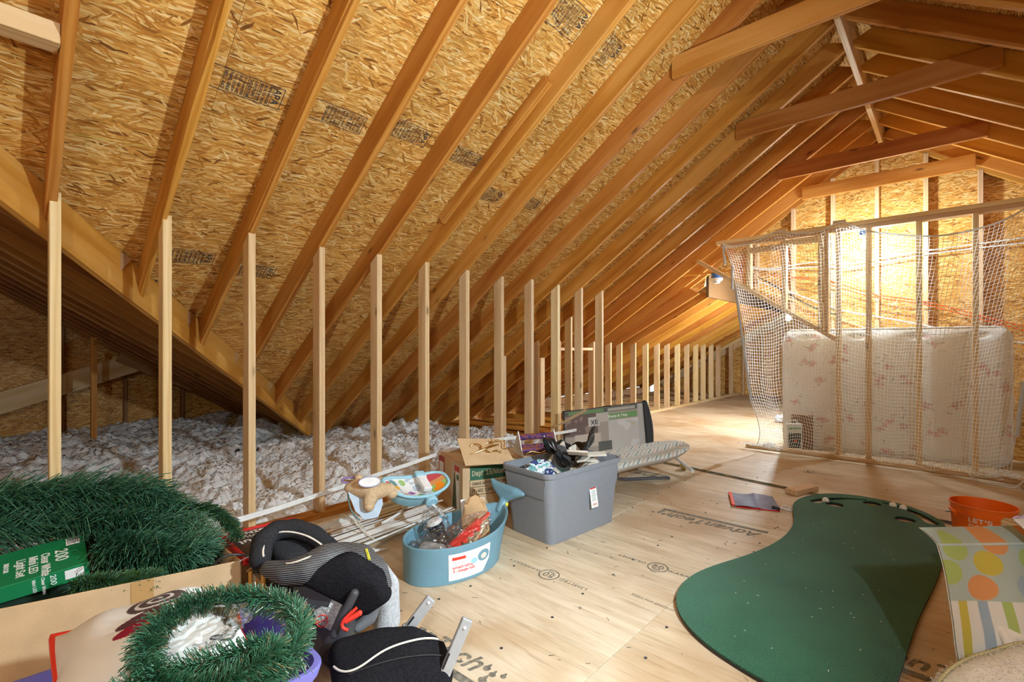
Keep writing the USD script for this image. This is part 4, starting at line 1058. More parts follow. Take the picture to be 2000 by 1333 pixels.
# bunched hem on the plate
for (x0, y0, n, sx, sy) in ((-1.45, 5.42, 26, 0.16, 0.05), (0.27, 5.36, 16, 0.12, 0.04)):
    L = []
    for k in range(n):
        c = np.array([x0 + rng.normal(0, sx * 0.6), y0 - 0.02 + rng.normal(0, sy * 0.5), 0.052 + abs(rng.normal(0, 0.012))])
        pts = [c]
        for q_ in range(6):
            pts.append(pts[-1] + np.array([rng.normal(0.012, 0.03), rng.normal(-0.004, 0.012), rng.normal(0, 0.006)]))
        pts = np.array(pts); pts[:, 2] = np.maximum(pts[:, 2], np.where(pts[:, 1] > 5.40, 0.046, 0.012))
        L.append(spline(pts, 20))
    curves(net, 'bunched_hem', L, 0.006, CORD, kind='stuff')
hem = spline([(0.10, 5.36, 0.05), (0.13, 5.29, 0.02), (0.20, 5.26, 0.006), (0.27, 5.25, 0.008), (0.33, 5.22, 0.006), (0.38, 5.29, 0.03), (0.42, 5.34, 0.05)], 40)
part(net, 'hem_rope', tube(hem, 0.006, 6), CORD, 60)
PIPE = plain('grey_pipe', (0.56, 0.60, 0.62), 0.4, 0.5)
for a, b, r, nm, lb in (((-1.70, 5.37, 1.697), (-1.548, 5.37, 0.537), 0.0135, 'net_pole', 'slim grey pole hanging aslant from the loose edge of the sports net'),
                    ((-1.84, 5.40, 2.17), (-1.816, 5.40, 1.966), 0.011, 'net_pole', 'short grey pole hanging from the top corner of the sports net'),
                    ((-1.739, 5.39, 1.94), (-1.739, 5.39, 1.693), 0.012, 'net_pole', 'short upright grey pole just above the long slanted net pole'),
                    ((0.40, 5.36, 0.80), (0.367, 5.36, 0.382), 0.014, 'net_pole', 'pale pole hanging at the net edge above the grey boards beyond the mattress')):
    t_ = thing(nm, lb, 'pole', group='poles on the net')
    part(t_, 'tube', tube([a, b], r, 12), PIPE, 40)
    b = np.array(b); a = np.array(a)
    d = (b - a) / np.linalg.norm(b - a)
    part(t_, 'end_cap', tube([b - d * 0.02, b + d * 0.004], r + 0.002, 12), PIPE, 40)

# ---- mattress on its long edge
mt = thing('mattress', 'white mattress with a rose print standing on edge behind the partition', 'mattress', (-1.346, 5.80, 0.004), rz(8.0))
ML, MH, MT = 1.755, 1.245, 0.20
def rr(a, b, L, H, r):
    # push the corner of a rectangle round
    return a, b
out = sbox(0, 0, ML, MH).buffer(-0.11).buffer(0.11, 12)
def face(sign, nx=300, nz=210):
    def fn(u, v):
        x, z = ML * u, MH * v
        # pull the corners onto an arc
        r = 0.11
        cx, cz = np.clip(x, r, ML - r), np.clip(z, r, MH - r)
        dx, dz_ = x - cx, z - cz
        d = np.hypot(dx, dz_)
        mx_ = np.maximum(np.abs(dx), np.abs(dz_))
        k = np.where(d > 1e-9, mx_ / np.maximum(d, 1e-9), 1)
        x, z = cx + dx * k, cz + dz_ * k
        e = np.minimum(np.minimum(x, ML - x), np.minimum(z, MH - z))
        puff = 0.035 * (1 - np.exp(-np.maximum(e, 0) / 0.04))
        dent = 0.016 * np.cos(u * 2 * PI * 4.0 + 0.8) * np.sin(PI * v) ** 0.3 + 0.012 * (meshkit.fbm(np.stack([x * 3, z * 2.4, 0 * x], -1), 3, 6) - 0.5)
        tuft = 0
        for tx in (0.16, 0.60, 1.04, 1.48):
            tuft = tuft + 0.028 * np.exp(-(((x - tx - 0.06) / 0.06) ** 2 + ((z - MH + 0.075) / 0.022) ** 2))
        return np.stack([x, sign * (MT / 2 - 0.035 + puff + dent * np.minimum(1, e / 0.1) - tuft) + MT / 2, z], -1)
    return grid(fn, nx, nz)
ff = face(-1)
x, z = ff.vertices[:, 0], ff.vertices[:, 2]
col = np.tile((0.80, 0.80, 0.78), (len(x), 1)).astype(float)
r2 = np.random.default_rng(3)
nz_ = meshkit.fbm(np.stack([x * 42, z * 42, 0 * x], -1), 3, 2)
for gx in np.arange(0.08, ML, 0.235):
    for gz in np.arange(0.09, MH, 0.205):
        if r2.random() < 0.42:
            continue
        cx, cz = gx + r2.normal(0, 0.035) + (0.11 if int(gz * 10) % 4 < 2 else 0), gz + r2.normal(0, 0.03)
        for k in range(r2.integers(1, 4)):
            ox, oz = r2.normal(0, 0.030, 2)
            d = np.hypot((x - cx - ox) * 0.8, z - cz - oz) + 0.06 * (nz_ - 0.5)
            col[d < 0.025] = (0.71, 0.52, 0.51)
            col[d < 0.011] = (0.66, 0.40, 0.40)
        for k in range(4):
            ox, oz = r2.normal(0, 0.055, 2)
            a = r2.uniform(0, PI)
            p_ = (x - cx - ox) * math.cos(a) + (z - cz - oz) * math.sin(a); q_ = -(x - cx - ox) * math.sin(a) + (z - cz - oz) * math.cos(a)
            m_ = (np.abs(p_) < 0.026) & (np.abs(q_) < 0.0075) & (nz_ > 0.40)
            col[m_] = (0.56, 0.56, 0.53)
vpart(mt, 'front_panel', ff, col, vmat('mattress_print', 0.75, 0.25, 0.25, 90))
part(mt, 'back_panel', face(1, 60, 40), WHITE_CLOTH, True)
rim_ = np.array(out.exterior.coords)[:-1]
lo = np.stack([rim_[:, 0], np.full(len(rim_), 0.035), rim_[:, 1]], 1); hi = lo.copy(); hi[:, 1] = MT - 0.035
n_ = len(rim_)
V = np.vstack([lo, hi]); F = []
for j in range(n_):
    j2 = (j + 1) % n_
    F += [(j, j2, n_ + j2), (j, n_ + j2, n_ + j)]
part(mt, 'border', trimesh.Trimesh(V, np.array(F), process=False), WHITE_CLOTH, 40)
part(mt, 'piping', tube(lo + [0, -0.002, 0], 0.009, 8, True), CREAM if False else PAPER, 60)
part(mt, 'piping', tube(hi, 0.009, 8, True), PAPER, 60)

# ---- small heater in front of it, brown box behind the heater
ht = thing('space_heater', 'small white box heater with a dark grille at the mattress corner', 'heater', (-1.225, 5.66, 0.003), rz(42))
part(ht, 'housing', xf(rbox(0.165, 0.07, 0.275, 0.012), None, (0, 0, 0.1375)), plain('heater_white', (0.72, 0.74, 0.70), 0.4), 30)
part(ht, 'grille_panel', cbox(0.125, 0.006, 0.155, 0.003, (0, -0.036, 0.10)), plain('grille_dark', (0.03, 0.045, 0.03), 0.5))
for k in range(6):
    part(ht, 'grille_bar', cbox(0.122, 0.005, 0.005, 0.001, (0, -0.040, 0.040 + 0.024 * k)), plain('grille_bar', (0.16, 0.20, 0.16), 0.4) if k == 0 else UsdShade.Material.Get(stage, LK + '/grille_bar'))
part(ht, 'green_label', cbox(0.13, 0.003, 0.022, 0.001, (0, -0.036, 0.225)), plain('heater_green', (0.20, 0.42, 0.24), 0.5))
part(ht, 'carry_handle', tube(spline([(-0.04, 0, 0.272), (-0.035, 0, 0.298), (0, 0, 0.303), (0.035, 0, 0.298), (0.04, 0, 0.272)], 16), 0.006, 8), WHITE_PL, 50)
part(ht, 'knob', xf(lathe([(0.001, 0), (0.01, 0), (0.009, 0.012), (0.001, 0.013)], 16), rx(90), (0.0, -0.040, 0.10)), RED_TOY, 40)
bbx = thing('small_carton', 'small brown carton standing between the white heater and the mattress', 'carton', (-1.155, 5.735, 0.003), rz(15))
part(bbx, 'side_panel', cbox(0.19, 0.05, 0.36, 0.003, (0, 0, 0.18)), plain('dark_card', (0.25, 0.15, 0.09), 0.8))
part(bbx, 'tape', cbox(0.191, 0.03, 0.004, 0.001, (0, 0, 0.361)), BROWN_PAPER)
# pale rag at the far wall
rg = crumple(0, 0, 0.05, 0.10, 0.06, 0.055, 12, 4)
single('rag', rg, plain('rag_blue', (0.55, 0.60, 0.70), 0.9), 'pale blue rag crumpled on the far floor beside the mattress edge', 'rag', True, mat4((1, 0, 0), (0, 1, 0), (0, 0, 1), (-1.78, 7.6, 0.005)))

# ---- cables clipped to the gable studs
def cable(label, pts, r, c, name='cable', k=[0]):
    k[0] += 1
    t_ = thing(name, label, 'cable', group='cables on the gable studs')
    pts = spline([(a, b, c_) for a, b, c_ in pts], 70)
    part(t_, 'sheath', tube(pts, r, 6), plain('cable_%d' % k[0], c, 0.45), 60)
    for q_ in (14, 44):
        part(t_, 'staple', xf(cbox(0.012, 0.02, 0.02, 0.002), None, pts[q_] + [0, 0.006, 0]), STEEL)
Yc = 6.44
cable('topmost white cable sagging across the gable studs behind the net', [(-1.889, Yc, 2.09), (-1.489, Yc, 2.03), (-1.098, Yc, 2.035), (-0.928, Yc, 1.995), (-0.652, Yc, 2.01), (-0.232, Yc, 2.045), (0.144, Yc, 2.06), (0.483, Yc, 2.075), (0.9, Yc, 2.10)], 0.008, (0.80, 0.80, 0.80))
cable('second white cable running just below the topmost one', [(-1.889, Yc - .01, 2.07), (-1.489, Yc - .01, 2.0), (-1.098, Yc - .01, 1.985), (-0.928, Yc - .01, 1.955), (-0.652, Yc - .01, 1.965), (-0.232, Yc - .01, 2.005), (0.144, Yc - .01, 2.02), (0.483, Yc - .01, 2.025), (0.9, Yc - .01, 2.05)], 0.008, (0.80, 0.80, 0.80))
cable('white cable slanting down across the gable studs to the mattress top', [(-1.771, Yc, 1.88), (-1.489, Yc, 1.756), (-1.123, Yc, 1.574), (-0.928, Yc, 1.488), (-0.564, Yc, 1.387), (-0.039, Yc, 1.237), (0.5, Yc, 1.1)], 0.009, (0.80, 0.80, 0.80))
cable('upper of two orange cables slanting across the gable behind the net', [(-1.656, Yc, 1.963), (-1.434, Yc, 1.903), (-1.098, Yc, 1.845), (-0.652, Yc, 1.648), (-0.232, Yc, 1.538), (0.144, Yc, 1.391), (0.483, Yc, 1.258), (0.9, Yc, 1.12)], 0.006, (0.85, 0.15, 0.04))
cable('lower of two orange cables slanting across the gable behind the net', [(-1.434, Yc - .03, 1.890), (-1.098, Yc - .03, 1.805), (-0.652, Yc - .03, 1.615), (-0.232, Yc - .03, 1.505), (0.144, Yc - .03, 1.355), (0.483, Yc - .03, 1.22), (0.9, Yc - .03, 1.075)], 0.006, (0.85, 0.15, 0.04))
cable('yellow cable slanting down across the gable, lowest of the bunch', [(-1.771, Yc, 1.786), (-1.489, Yc, 1.671), (-1.098, Yc, 1.468), (-0.652, Yc, 1.253), (-0.2, Yc, 1.05)], 0.008, (0.72, 0.66, 0.25))
cable('black cable slanting across the gable between the white and yellow ones', [(-1.771, Yc - .015, 1.937), (-1.599, Yc - .015, 1.821), (-1.381, Yc - .015, 1.663), (-1.123, Yc - .015, 1.498), (-0.9, Yc - .015, 1.42)], 0.006, (0.03, 0.03, 0.03))
# unlit lamp on the annex ridge: blue box, white holder
t_ = thing('unlit_lamp', 'unlit lamp holder on a blue box under the annex ridge', 'lamp', (-2.15, 6.1, 1.86))
part(t_, 'junction_box', lathe([(0.001, 0.125), (0.062, 0.125), (0.066, 0.06), (0.001, 0.06)], 20), BLUE_BOX, 30)
part(t_, 'lamp_holder', lathe([(0.001, 0.06), (0.070, 0.06), (0.066, 0.035), (0.04, 0.02), (0.035, 0.0), (0.001, 0.0)], 24), PORC, 30)
board(t_, 'hanger', (-0.45, 0, 0.135), (0.25, 0, 0.135), 0.03, 0.02, (0, 0, 1), W_RAFTER)
# grey boards on the joists right of the mattress, with a wood offcut
pb = thing('board_stack', 'grey boards lying on brown joists on the floor beyond the mattress end', 'boards', (0.75, 5.95, 0.0))
for k in range(4):
    part(pb, 'grey_board', cbox(0.55, 0.10, 0.016, 0.002, (0, -0.20 + 0.14 * k, 0.040 + 0.06 * k)), plain('grey_board', (0.45, 0.46, 0.47), 0.8, noise=0.2) if k == 0 else UsdShade.Material.Get(stage, LK + '/grey_board'))
    part(pb, 'joist_strip', cbox(0.56, 0.035, 0.03, 0.002, (0, -0.135 + 0.14 * k, 0.040 + 0.06 * k)), W_DARK)
part(pb, 'backing_board', cbox(0.5, 0.5, 0.012, 0.002, (0.02, 0.03, 0.012)), W_DARK)
oc = board(None, 'plywood_offcut', (0.50, 6.05, 0.50), (0.95, 6.05, 0.36), 0.02, 0.34, (0, 0, 1), W_RAFTER)
ptag(oc, 'orange plywood offcut leaning over the grey boards beyond the mattress', 'plywood offcut')

# ---- big cardboard box with garlands in the near corner
bx = thing('cardboard_box', 'long open cardboard box full of green garlands by the kneewall', 'box')
FR, BR = np.array([-1.75, 0.572]), np.array([-2.235, 0.562])
dl = np.array([-0.2726, -0.962])
FL_, BL_ = FR + dl * 1.0, BR + dl * 1.0
BH = 0.352
def panel(parent, name, a, b, z0, z1, th=0.006, mat=CARD, tilt=0.0):
    a, b = np.append(a, 0), np.append(b, 0)
    L = np.linalg.norm(b - a)
    x = (b - a) / L
    y = np.array([0, 0, 1.0])
    n = np.cross(x, y)
    y2 = y * math.cos(tilt) + n * math.sin(tilt)
    n2 = np.cross(x, y2)
    m = cbox(L, z1 - z0, th, 0.0015, (L / 2, (z1 - z0) / 2, 0)).subdivide_to_size(0.12)
    o = a + np.array([0, 0, z0])
    return part(parent, name, m, mat, m=mat4(x, y2, n2, o))
panel(bx, 'front_panel', FR, FL_, 0.0, BH)
panel(bx, 'side_panel', BR, FR, 0.0, BH)
panel(bx, 'back_panel', BL_, BR, 0.0, BH + 0.02)
panel(bx, 'side_panel', FL_, BL_, 0.0, BH)
pg_ = Polygon([FR, FL_, BL_, BR])
part(bx, 'bottom_panel', extr(pg_.buffer(-0.005), 0.006, 0.001), CARD_IN)
panel(bx, 'flap', BR + np.array([0.0, -0.13]), BR, BH - 0.01, BH + 0.07, mat=CARD, tilt=0.5)
TAPE = mk('packing_tape', {'p': ('principled_bsdf', {'base_color': (0.55, 0.33, 0.13), 'roughness': 0.18, 'specular_ior_level': 0.6})}, [])
tp = FR + dl * 0.26
o3 = np.append(tp, BH - 0.13); x3 = np.append(dl, 0); n3 = np.cross(x3, [0, 0, 1.0])
if n3[0] < 0:
    n3 = -n3
part(bx, 'packing_tape', cbox(0.055, 0.13, 0.0008, 0.0002, (0, 0.065, 0)), TAPE, m=mat4(x3, (0, 0, 1), np.cross(x3, [0, 0, 1.0]), o3 + n3 * 0.0042))
part(bx, 'cable_tie', tube(spline([(-1.77, 0.50, 0.355), (-1.75, 0.53, 0.38), (-1.735, 0.58, 0.37), (-1.715, 0.60, 0.36), (-1.70, 0.61, 0.345)], 24), 0.004, 6), BLACK_PL, 50)

# garlands: a wire core and thousands of needles
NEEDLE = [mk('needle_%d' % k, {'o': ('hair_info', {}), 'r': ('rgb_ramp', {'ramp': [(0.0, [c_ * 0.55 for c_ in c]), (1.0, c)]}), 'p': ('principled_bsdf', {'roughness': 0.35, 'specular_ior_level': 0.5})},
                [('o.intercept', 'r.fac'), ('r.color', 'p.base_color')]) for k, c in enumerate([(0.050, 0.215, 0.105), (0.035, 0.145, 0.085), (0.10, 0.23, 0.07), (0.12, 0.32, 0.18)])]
SILVER = mk('tinsel_silver', {'p': ('principled_bsdf', {'base_color': (0.85, 0.9, 0.88), 'metallic': 1.0, 'roughness': 0.15})}, [])
def needles(path, n, ln, lean, seed, jitter=0.004, zmin=0.0):
    r = np.random.default_rng(seed)
    p = np.asarray(path)
    t = np.gradient(p, axis=0); t /= np.linalg.norm(t, axis=1, keepdims=True)
    i = r.integers(0, len(p), n)
    d = r.normal(0, 1, (n, 3))
    d -= t[i] * (d * t[i]).sum(1, keepdims=True)
    d /= np.linalg.norm(d, axis=1, keepdims=True)
    d = d * math.sin(lean) + t[i] * math.cos(lean) + r.normal(0, 0.12, (n, 3))
    d /= np.linalg.norm(d, axis=1, keepdims=True)
    L = ln * r.uniform(0.6, 1.1, (n, 1))
    a = p[i] + r.normal(0, jitter, (n, 3))
    droop = np.array([0, 0, -0.10]) * L
    q = np.stack([a, a + d * L * 0.5, a + d * L + droop], 1)
    q[..., 2] = np.maximum(q[..., 2], zmin)
    return q
def garland(name, label, pts, n, ln, lean, seed, group='green garlands in the cardboard box', mats=(0, 1), w=0.0021, tips=0.0, jit=0.004):
    t_ = thing(name, label, 'garland', group=group)
    path = spline(pts, 240)
    part(t_, 'wire_core', tube(path[::4], 0.004, 6), NEEDLE[1], 60)
    for k, mi in enumerate(mats):
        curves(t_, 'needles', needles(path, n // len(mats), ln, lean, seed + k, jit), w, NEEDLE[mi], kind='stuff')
    if tips:
        curves(t_, 'tinsel', needles(path, int(n * tips), ln * 0.9, lean + 0.1, seed + 50), w * 0.9, SILVER, kind='stuff')
    return t_
garland('garland', 'thick green garland along the back of the cardboard box, topmost of the heap', [(-2.50, -0.32, 0.49), (-2.43, -0.06, 0.53), (-2.38, 0.12, 0.535), (-2.30, 0.30, 0.525), (-2.22, 0.42, 0.50), (-2.17, 0.47, 0.45)], 4600, 0.085, 0.8, 1, mats=(0, 1, 3), tips=0.04, jit=0.02, w=0.0026)
garland('garland', 'green garland winding through the middle of the cardboard box behind the lights carton', [(-2.42, -0.30, 0.44), (-2.36, 0.02, 0.445), (-2.31, 0.20, 0.44), (-2.18, 0.34, 0.425), (-2.08, 0.44, 0.405), (-2.10, 0.52, 0.38)], 4600, 0.085, 0.8, 11, mats=(3, 1, 0), tips=0.04, jit=0.02, w=0.0026)
garland('garland', 'green garland curling against the front corner of the cardboard box', [(-2.12, 0.27, 0.385), (-2.03, 0.31, 0.385), (-1.95, 0.38, 0.38), (-1.90, 0.46, 0.37), (-1.94, 0.51, 0.36), (-2.03, 0.49, 0.36)], 4200, 0.075, 0.9, 21, mats=(1, 3, 0), tips=0.05, jit=0.016, w=0.0026)
garland('garland', 'short yellowish green sprig just beside the lights carton in the cardboard box', [(-1.96, 0.18, 0.335), (-1.905, 0.22, 0.350), (-1.86, 0.30, 0.345), (-1.84, 0.36, 0.34)], 1800, 0.04, 1.0, 31, mats=(2, 3))
garland('garland', 'thin green sprig hanging out over the back corner of the cardboard box', [(-2.26, 0.48, 0.40), (-2.22, 0.56, 0.425), (-2.17, 0.62, 0.405), (-2.12, 0.66, 0.35), (-2.10, 0.67, 0.31)], 1500, 0.035, 1.0, 41, mats=(1, 2))
gfill = xf(crumple(0, 0, 0, 0.15, 0.34, 0.10, 15, 4), rz(-16))
single('garland_heap', gfill, plain('garland_dark', (0.012, 0.035, 0.02), 0.95), 'dark green tangle of garland filling the bottom of the cardboard box', 'garland', True, mat4((1, 0, 0), (0, 1, 0), (0, 0, 1), (-2.12, 0.10, 0.20)), 'green garlands in the cardboard box')

# string-light carton on the garlands
lc = thing('lights_carton', 'flat green carton of string lights with white print lying on the garlands', 'carton')
A_, B_ = np.array([-2.262, 0.232, 0.405]), np.array([-2.045, 0.222, 0.372])
xl_ = (B_ - A_) / np.linalg.norm(B_ - A_)
yl_ = np.array([-0.02, 0.995, 0.09]); yl_ -= xl_ * (yl_ @ xl_); yl_ /= np.linalg.norm(yl_)
zl_ = np.cross(xl_, yl_)
W_, LL, TH = np.linalg.norm(B_ - A_), 0.46, 0.05
o_ = B_
def L2W(m):
    return xf(m, np.stack([xl_, yl_, zl_], 1), o_)
GREEN_CARD = plain('green_card', (0.012, 0.21, 0.075), 0.35, 0.4, noise=0.05)
lcb = part(lc, 'box', L2W(cbox(W_, LL, TH, 0.0015, (-W_ / 2, -LL / 2, -TH / 2))), GREEN_CARD)
def tprint(m, x, y):                       # lettering that reads along x of the carton, stacked along its length
    return L2W(xf(m, None, (x, y, 0.0002)))
part(lcb, 'number', tprint(xf(text('200', 0.030, 0.0005, True), None), -W_ + 0.075, -0.075), INKW)
for k, (s_, h_) in enumerate((('Clear White', 0.020), ('Mini LED', 0.020), ('Light Set', 0.020), ('INDOOR', 0.011))):
    part(lcb, 'lettering', tprint(text(s_, h_, 0.0005, True), -W_ + 0.075, -0.108 - 0.028 * k), INKW)
part(lc, 'barcode_label', L2W(cbox(0.055, 0.035, 0.0006, 0.0001, (-W_ + 0.035, -0.030, 0.0004))), INKW)
part(lc, 'bar', cat(*[L2W(cbox(0.035, 0.0016, 0.0006, 0.0001, (-W_ + 0.036, -0.018 - 0.004 * k, 0.001))) for k in range(7)]), INK, kind='stuff')
part(lc, 'diagonal_line', L2W(tube([(-W_ + 0.01, -0.225, 0.0005), (-0.015, -0.275, 0.0005)], 0.0018, 4)), INKW)
for k in range(4):
    x0 = -W_ + 0.04 + 0.05 * k; y0 = -0.235 - 0.012 * k
    part(lcb, 'drawn_light', L2W(tube(spline([(x0, y0, 0.0005), (x0 + 0.008, y0 - 0.05, 0.0005), (x0 + 0.02, y0 - 0.10, 0.0005), (x0 + 0.022, y0 - 0.19, 0.0005)], 16), 0.0018, 4)), INKW)
    for q_ in range(3):
        part(lcb, 'drawn_bulb', L2W(tube([(x0 + 0.008 + 0.005 * q_, y0 - 0.04 - 0.05 * q_, 0.0006), (x0 + 0.022 + 0.005 * q_, y0 - 0.055 - 0.05 * q_, 0.0006)], 0.0032, 5)), INKW)
RS = np.stack([yl_, -zl_ * -1 * -1, xl_], 1)
def sideprint(m, x, y):                     # on the long edge that faces the room
    return xf(m, np.stack([-zl_, yl_, xl_], 1) @ np.array([[1.0, 0, 0], [0, 1, 0], [0, 0, 1]]), o_ + yl_ * x - zl_ * y + xl_ * 0.0004)
for k, (s_, h_) in enumerate((('200', 0.013), ('Clear White', 0.0075), ('Mini LED', 0.0075))):
    part(lcb, 'lettering', sideprint(text(s_, h_, 0.0005, True), -0.09 - 0.02 * k, 0.006), INKW)
part(lc, 'barcode_label', sideprint(cbox(0.03, 0.045, 0.0006, 0.0001, (0.016, 0, 0)), -0.035, 0.006), INKW)

# ---- purple tote with pillow and tinsel coil
pt_ = tote('storage_tote', 'purple plastic tote holding a white pillow and a tinsel garland', 0.64, 0.44, 0.30, 0.86, (-1.345, 0.235, 0), 88.0, PURPLE)
PI0, PI1, PI3 = np.array([-1.575, 0.105, 0.375]), np.array([-1.445, 0.455, 0.385]), np.array([-1.215, 0.06, 0.345])
def pil(sign):
    def fn(u, v):
        P = PI0 + u[..., None] * (PI1 - PI0) + v[..., None] * (PI3 - PI0)
        e = (1 - np.abs(2 * u - 1) ** 2.4) * (1 - np.abs(2 * v - 1) ** 2.4)
        pinch = 0.05 * (np.abs(2 * u - 1) * (1 - np.abs(2 * v - 1)) ** 1.0)
        c = PI0 + 0.5 * (PI1 - PI0) + 0.5 * (PI3 - PI0)
        P = P + (c - P) * (0.10 * (1 - np.abs(2 * u - 1)) * np.abs(2 * v - 1) ** 4 + 0.10 * (1 - np.abs(2 * v - 1)) * np.abs(2 * u - 1) ** 4)[..., None]
        w = 0.012 * np.sin(9 * u + 5 * v) * np.sin(PI * u) + 0.010 * (meshkit.noise(np.stack([u * 5, v * 5, 0 * u], -1), 2) - 0.5)
        return P + np.array([0.05, 0.05, 1.0]) * (sign * (0.115 if sign > 0 else 0.085) * e ** 0.85 + w * e)[..., None]
    return fn
pw = thing('pillow', 'white pillow with red piping and dark print lying in the purple tote', 'pillow')
pt = grid(pil(1), 160, 160)
Uu, Vv = (a.ravel() for a in np.meshgrid(np.linspace(0, 1, 160), np.linspace(0, 1, 160), indexing='ij'))
col = np.tile((0.80, 0.80, 0.77), (len(Uu), 1)).astype(float)
def spot(u0, v0, ru, rv):
    return ((Uu - u0) / ru) ** 2 + ((Vv - v0) / rv) ** 2
d = spot(0.50, 0.44, 0.15, 0.13)
ring_ = np.sin(np.sqrt(d) * 16 + np.arctan2(Vv - 0.44, Uu - 0.50))
col[(d < 1)] = (0.10, 0.07, 0.065)
col[(d < 0.7) & (ring_ > 0.55)] = (0.70, 0.68, 0.66)
d = spot(0.42, 0.60, 0.13, 0.045); col[d < 1] = (0.12, 0.05, 0.06)
d = spot(0.38, 0.67, 0.10, 0.04); col[d < 1] = (0.30, 0.02, 0.05)
d = spot(0.46, 0.70, 0.05, 0.03); col[d < 1] = (0.65, 0.12, 0.03)
d = spot(0.93, 0.10, 0.05, 0.12); col[d < 1] = (0.10, 0.07, 0.065)
pwc = vpart(pw, 'cover', pt, col, PRINT_CLOTH)
part(pw, 'cover_back', grid(pil(-0.9), 50, 50), WHITE_CLOTH, True)
f = pil(0)
k = np.linspace(0, 1, 40)
edge = np.vstack([f(k, 0 * k), f(0 * k + 1, k)[1:], f(k[::-1], 0 * k + 1)[1:], f(0 * k, k[::-1])[1:-1]])
part(pw, 'red_piping', tube(edge, 0.0065, 8, True), RED_TOY, 60, label='red piping round the pillow')
# script lettering on the pillow
def script(path2, o, ex, ey, r):
    q = spline([(a, b, 0) for a, b in path2], 80)
    P = o + q[:, :1] * ex + q[:, 1:2] * ey
    return tube(P, r, 5)
g_ = pil(1.02)
def on_pillow(pts2):
    q = spline([(a, b, 0) for a, b in pts2], 90)
    return g_(q[:, 0], q[:, 1])
for nm, pp in (('letter_t', [(0.84, 0.50), (0.80, 0.56), (0.83, 0.60)]), ('letter_h', [(0.87, 0.54), (0.80, 0.61), (0.85, 0.60), (0.82, 0.65)]), ('letter_r', [(0.85, 0.63), (0.83, 0.68), (0.86, 0.68)]), ('letter_f', [(0.86, 0.76), (0.80, 0.80), (0.74, 0.80), (0.80, 0.77)]), ('letter_r', [(0.84, 0.82), (0.80, 0.86), (0.84, 0.86)]), ('letter_y', [(0.84, 0.88), (0.80, 0.90), (0.84, 0.92), (0.74, 0.96)])):
    part(pwc, nm, tube(on_pillow(pp), 0.0022, 5), INK, 60)
# tinsel garland coil in a clear wrap
coil = []
for a in np.linspace(-0.5, 2 * PI * 1.12, 90):
    r = 0.150 - 0.010 * a / (2 * PI)
    coil.append((-1.20 + r * 1.05 * math.cos(a) * 0.86 + 0.065, 0.345 + r * math.sin(a) * 0.98, 0.432 + 0.010 * math.sin(a * 2) - 0.03 * math.cos(a) + 0.005 * a))
for q_ in ((-1.10, 0.20, 0.435), (-1.07, 0.29, 0.442), (-1.05, 0.37, 0.436), (-1.01, 0.44, 0.41)):
    coil.append(q_)
tc = thing('tinsel_garland', 'coiled green tinsel garland with silver tips lying on the white pillow', 'garland')
path = spline(coil[::6] + [coil[-1]], 420)
part(tc, 'cord', tube(path[::3], 0.004, 6), NEEDLE[1], 60)
for k, mi in enumerate((0, 3, 0)):
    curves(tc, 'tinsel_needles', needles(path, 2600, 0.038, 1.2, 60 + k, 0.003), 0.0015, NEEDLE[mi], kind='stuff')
curves(tc, 'silver_tips', needles(path, 700, 0.040, 1.2, 70, 0.003), 0.0016, SILVER, kind='stuff')
wr = crumple(0, 0, 0, 0.085, 0.10, 0.03, 22, 5, 0.35)
part(tc, 'clear_wrap', wr, CLEAR, True, m=mat4((1, 0, 0), (0, 1, 0), (0, 0, 1), (-1.20, 0.31, 0.455)))

# ---- sign on a carton
sc = thing('carton', 'brown carton under the red-framed wooden sign', 'carton', (-2.06, 0.80, 0), rz(-4))
part(sc, 'side_panel', cbox(0.36, 0.27, 0.262, 0.003, (0, 0, 0.132)), CARD)
part(sc, 'flap', xf(cbox(0.004, 0.24, 0.13, 0.001), ry(-52), (0.205, 0.06, 0.225)), CARD)
sg = thing('wall_sign', 'dark wooden sign with red frame and white lettering lying face up', 'sign', (-2.045, 0.785, 0.283), rz(-5) @ ry(-4))
SGN = plain('sign_board', (0.055, 0.035, 0.028), 0.6, noise=0.3, nscale=25)
sgb = part(sg, 'board', cbox(0.37, 0.27, 0.012, 0.002), SGN)
for sy in (-1, 1):
    part(sg, 'frame_rail', cbox(0.392, 0.016, 0.030, 0.003, (0, sy * 0.142, 0)), RED)
for sx in (-1, 1):
    part(sg, 'frame_rail', cbox(0.016, 0.27, 0.030, 0.003, (sx * 0.19, 0, 0)), RED)
RT = np.array([[0, 1.0, 0], [-1.0, 0, 0], [0, 0, 1.0]])
def on_sign(m, along, up):
    return xf(m, RT, (up, -along, 0.0062))
def ctext(s_, h_, bold=False, q=1.0):
    return text(s_, h_, 0.0008, bold, True, q)
SW = plain('sign_cream', (0.80, 0.76, 0.68), 0.6)
part(sgb, 'lettering', on_sign(ctext('BLESSINGS', 0.036, True, 0.95), 0, -0.165), SW)
part(sgb, 'lettering', on_sign(ctext('so many', 0.032, False), 0, -0.105), SW)
part(sgb, 'lettering', on_sign(ctext('Thankful', 0.040, True), 0, -0.045), SW)
part(sgb, 'lettering', on_sign(ctext('for', 0.026, False), -0.02, 0.015), SW)
LEAF = plain('leaf_green', (0.12, 0.20, 0.10), 0.6)
for k in range(9):
    a = k * 0.7
    e_ = Point(0, 0).buffer(1, 10)
    e_ = affinity.scale(e_, 0.017, 0.006)
    part(sgb, 'painted_leaf', on_sign(xf(extr(e_, 0.0008), rz(math.degrees(a)), (0.055 + 0.026 * math.cos(a), 0.075 + 0.026 * math.sin(a), 0)), 0, 0), LEAF)
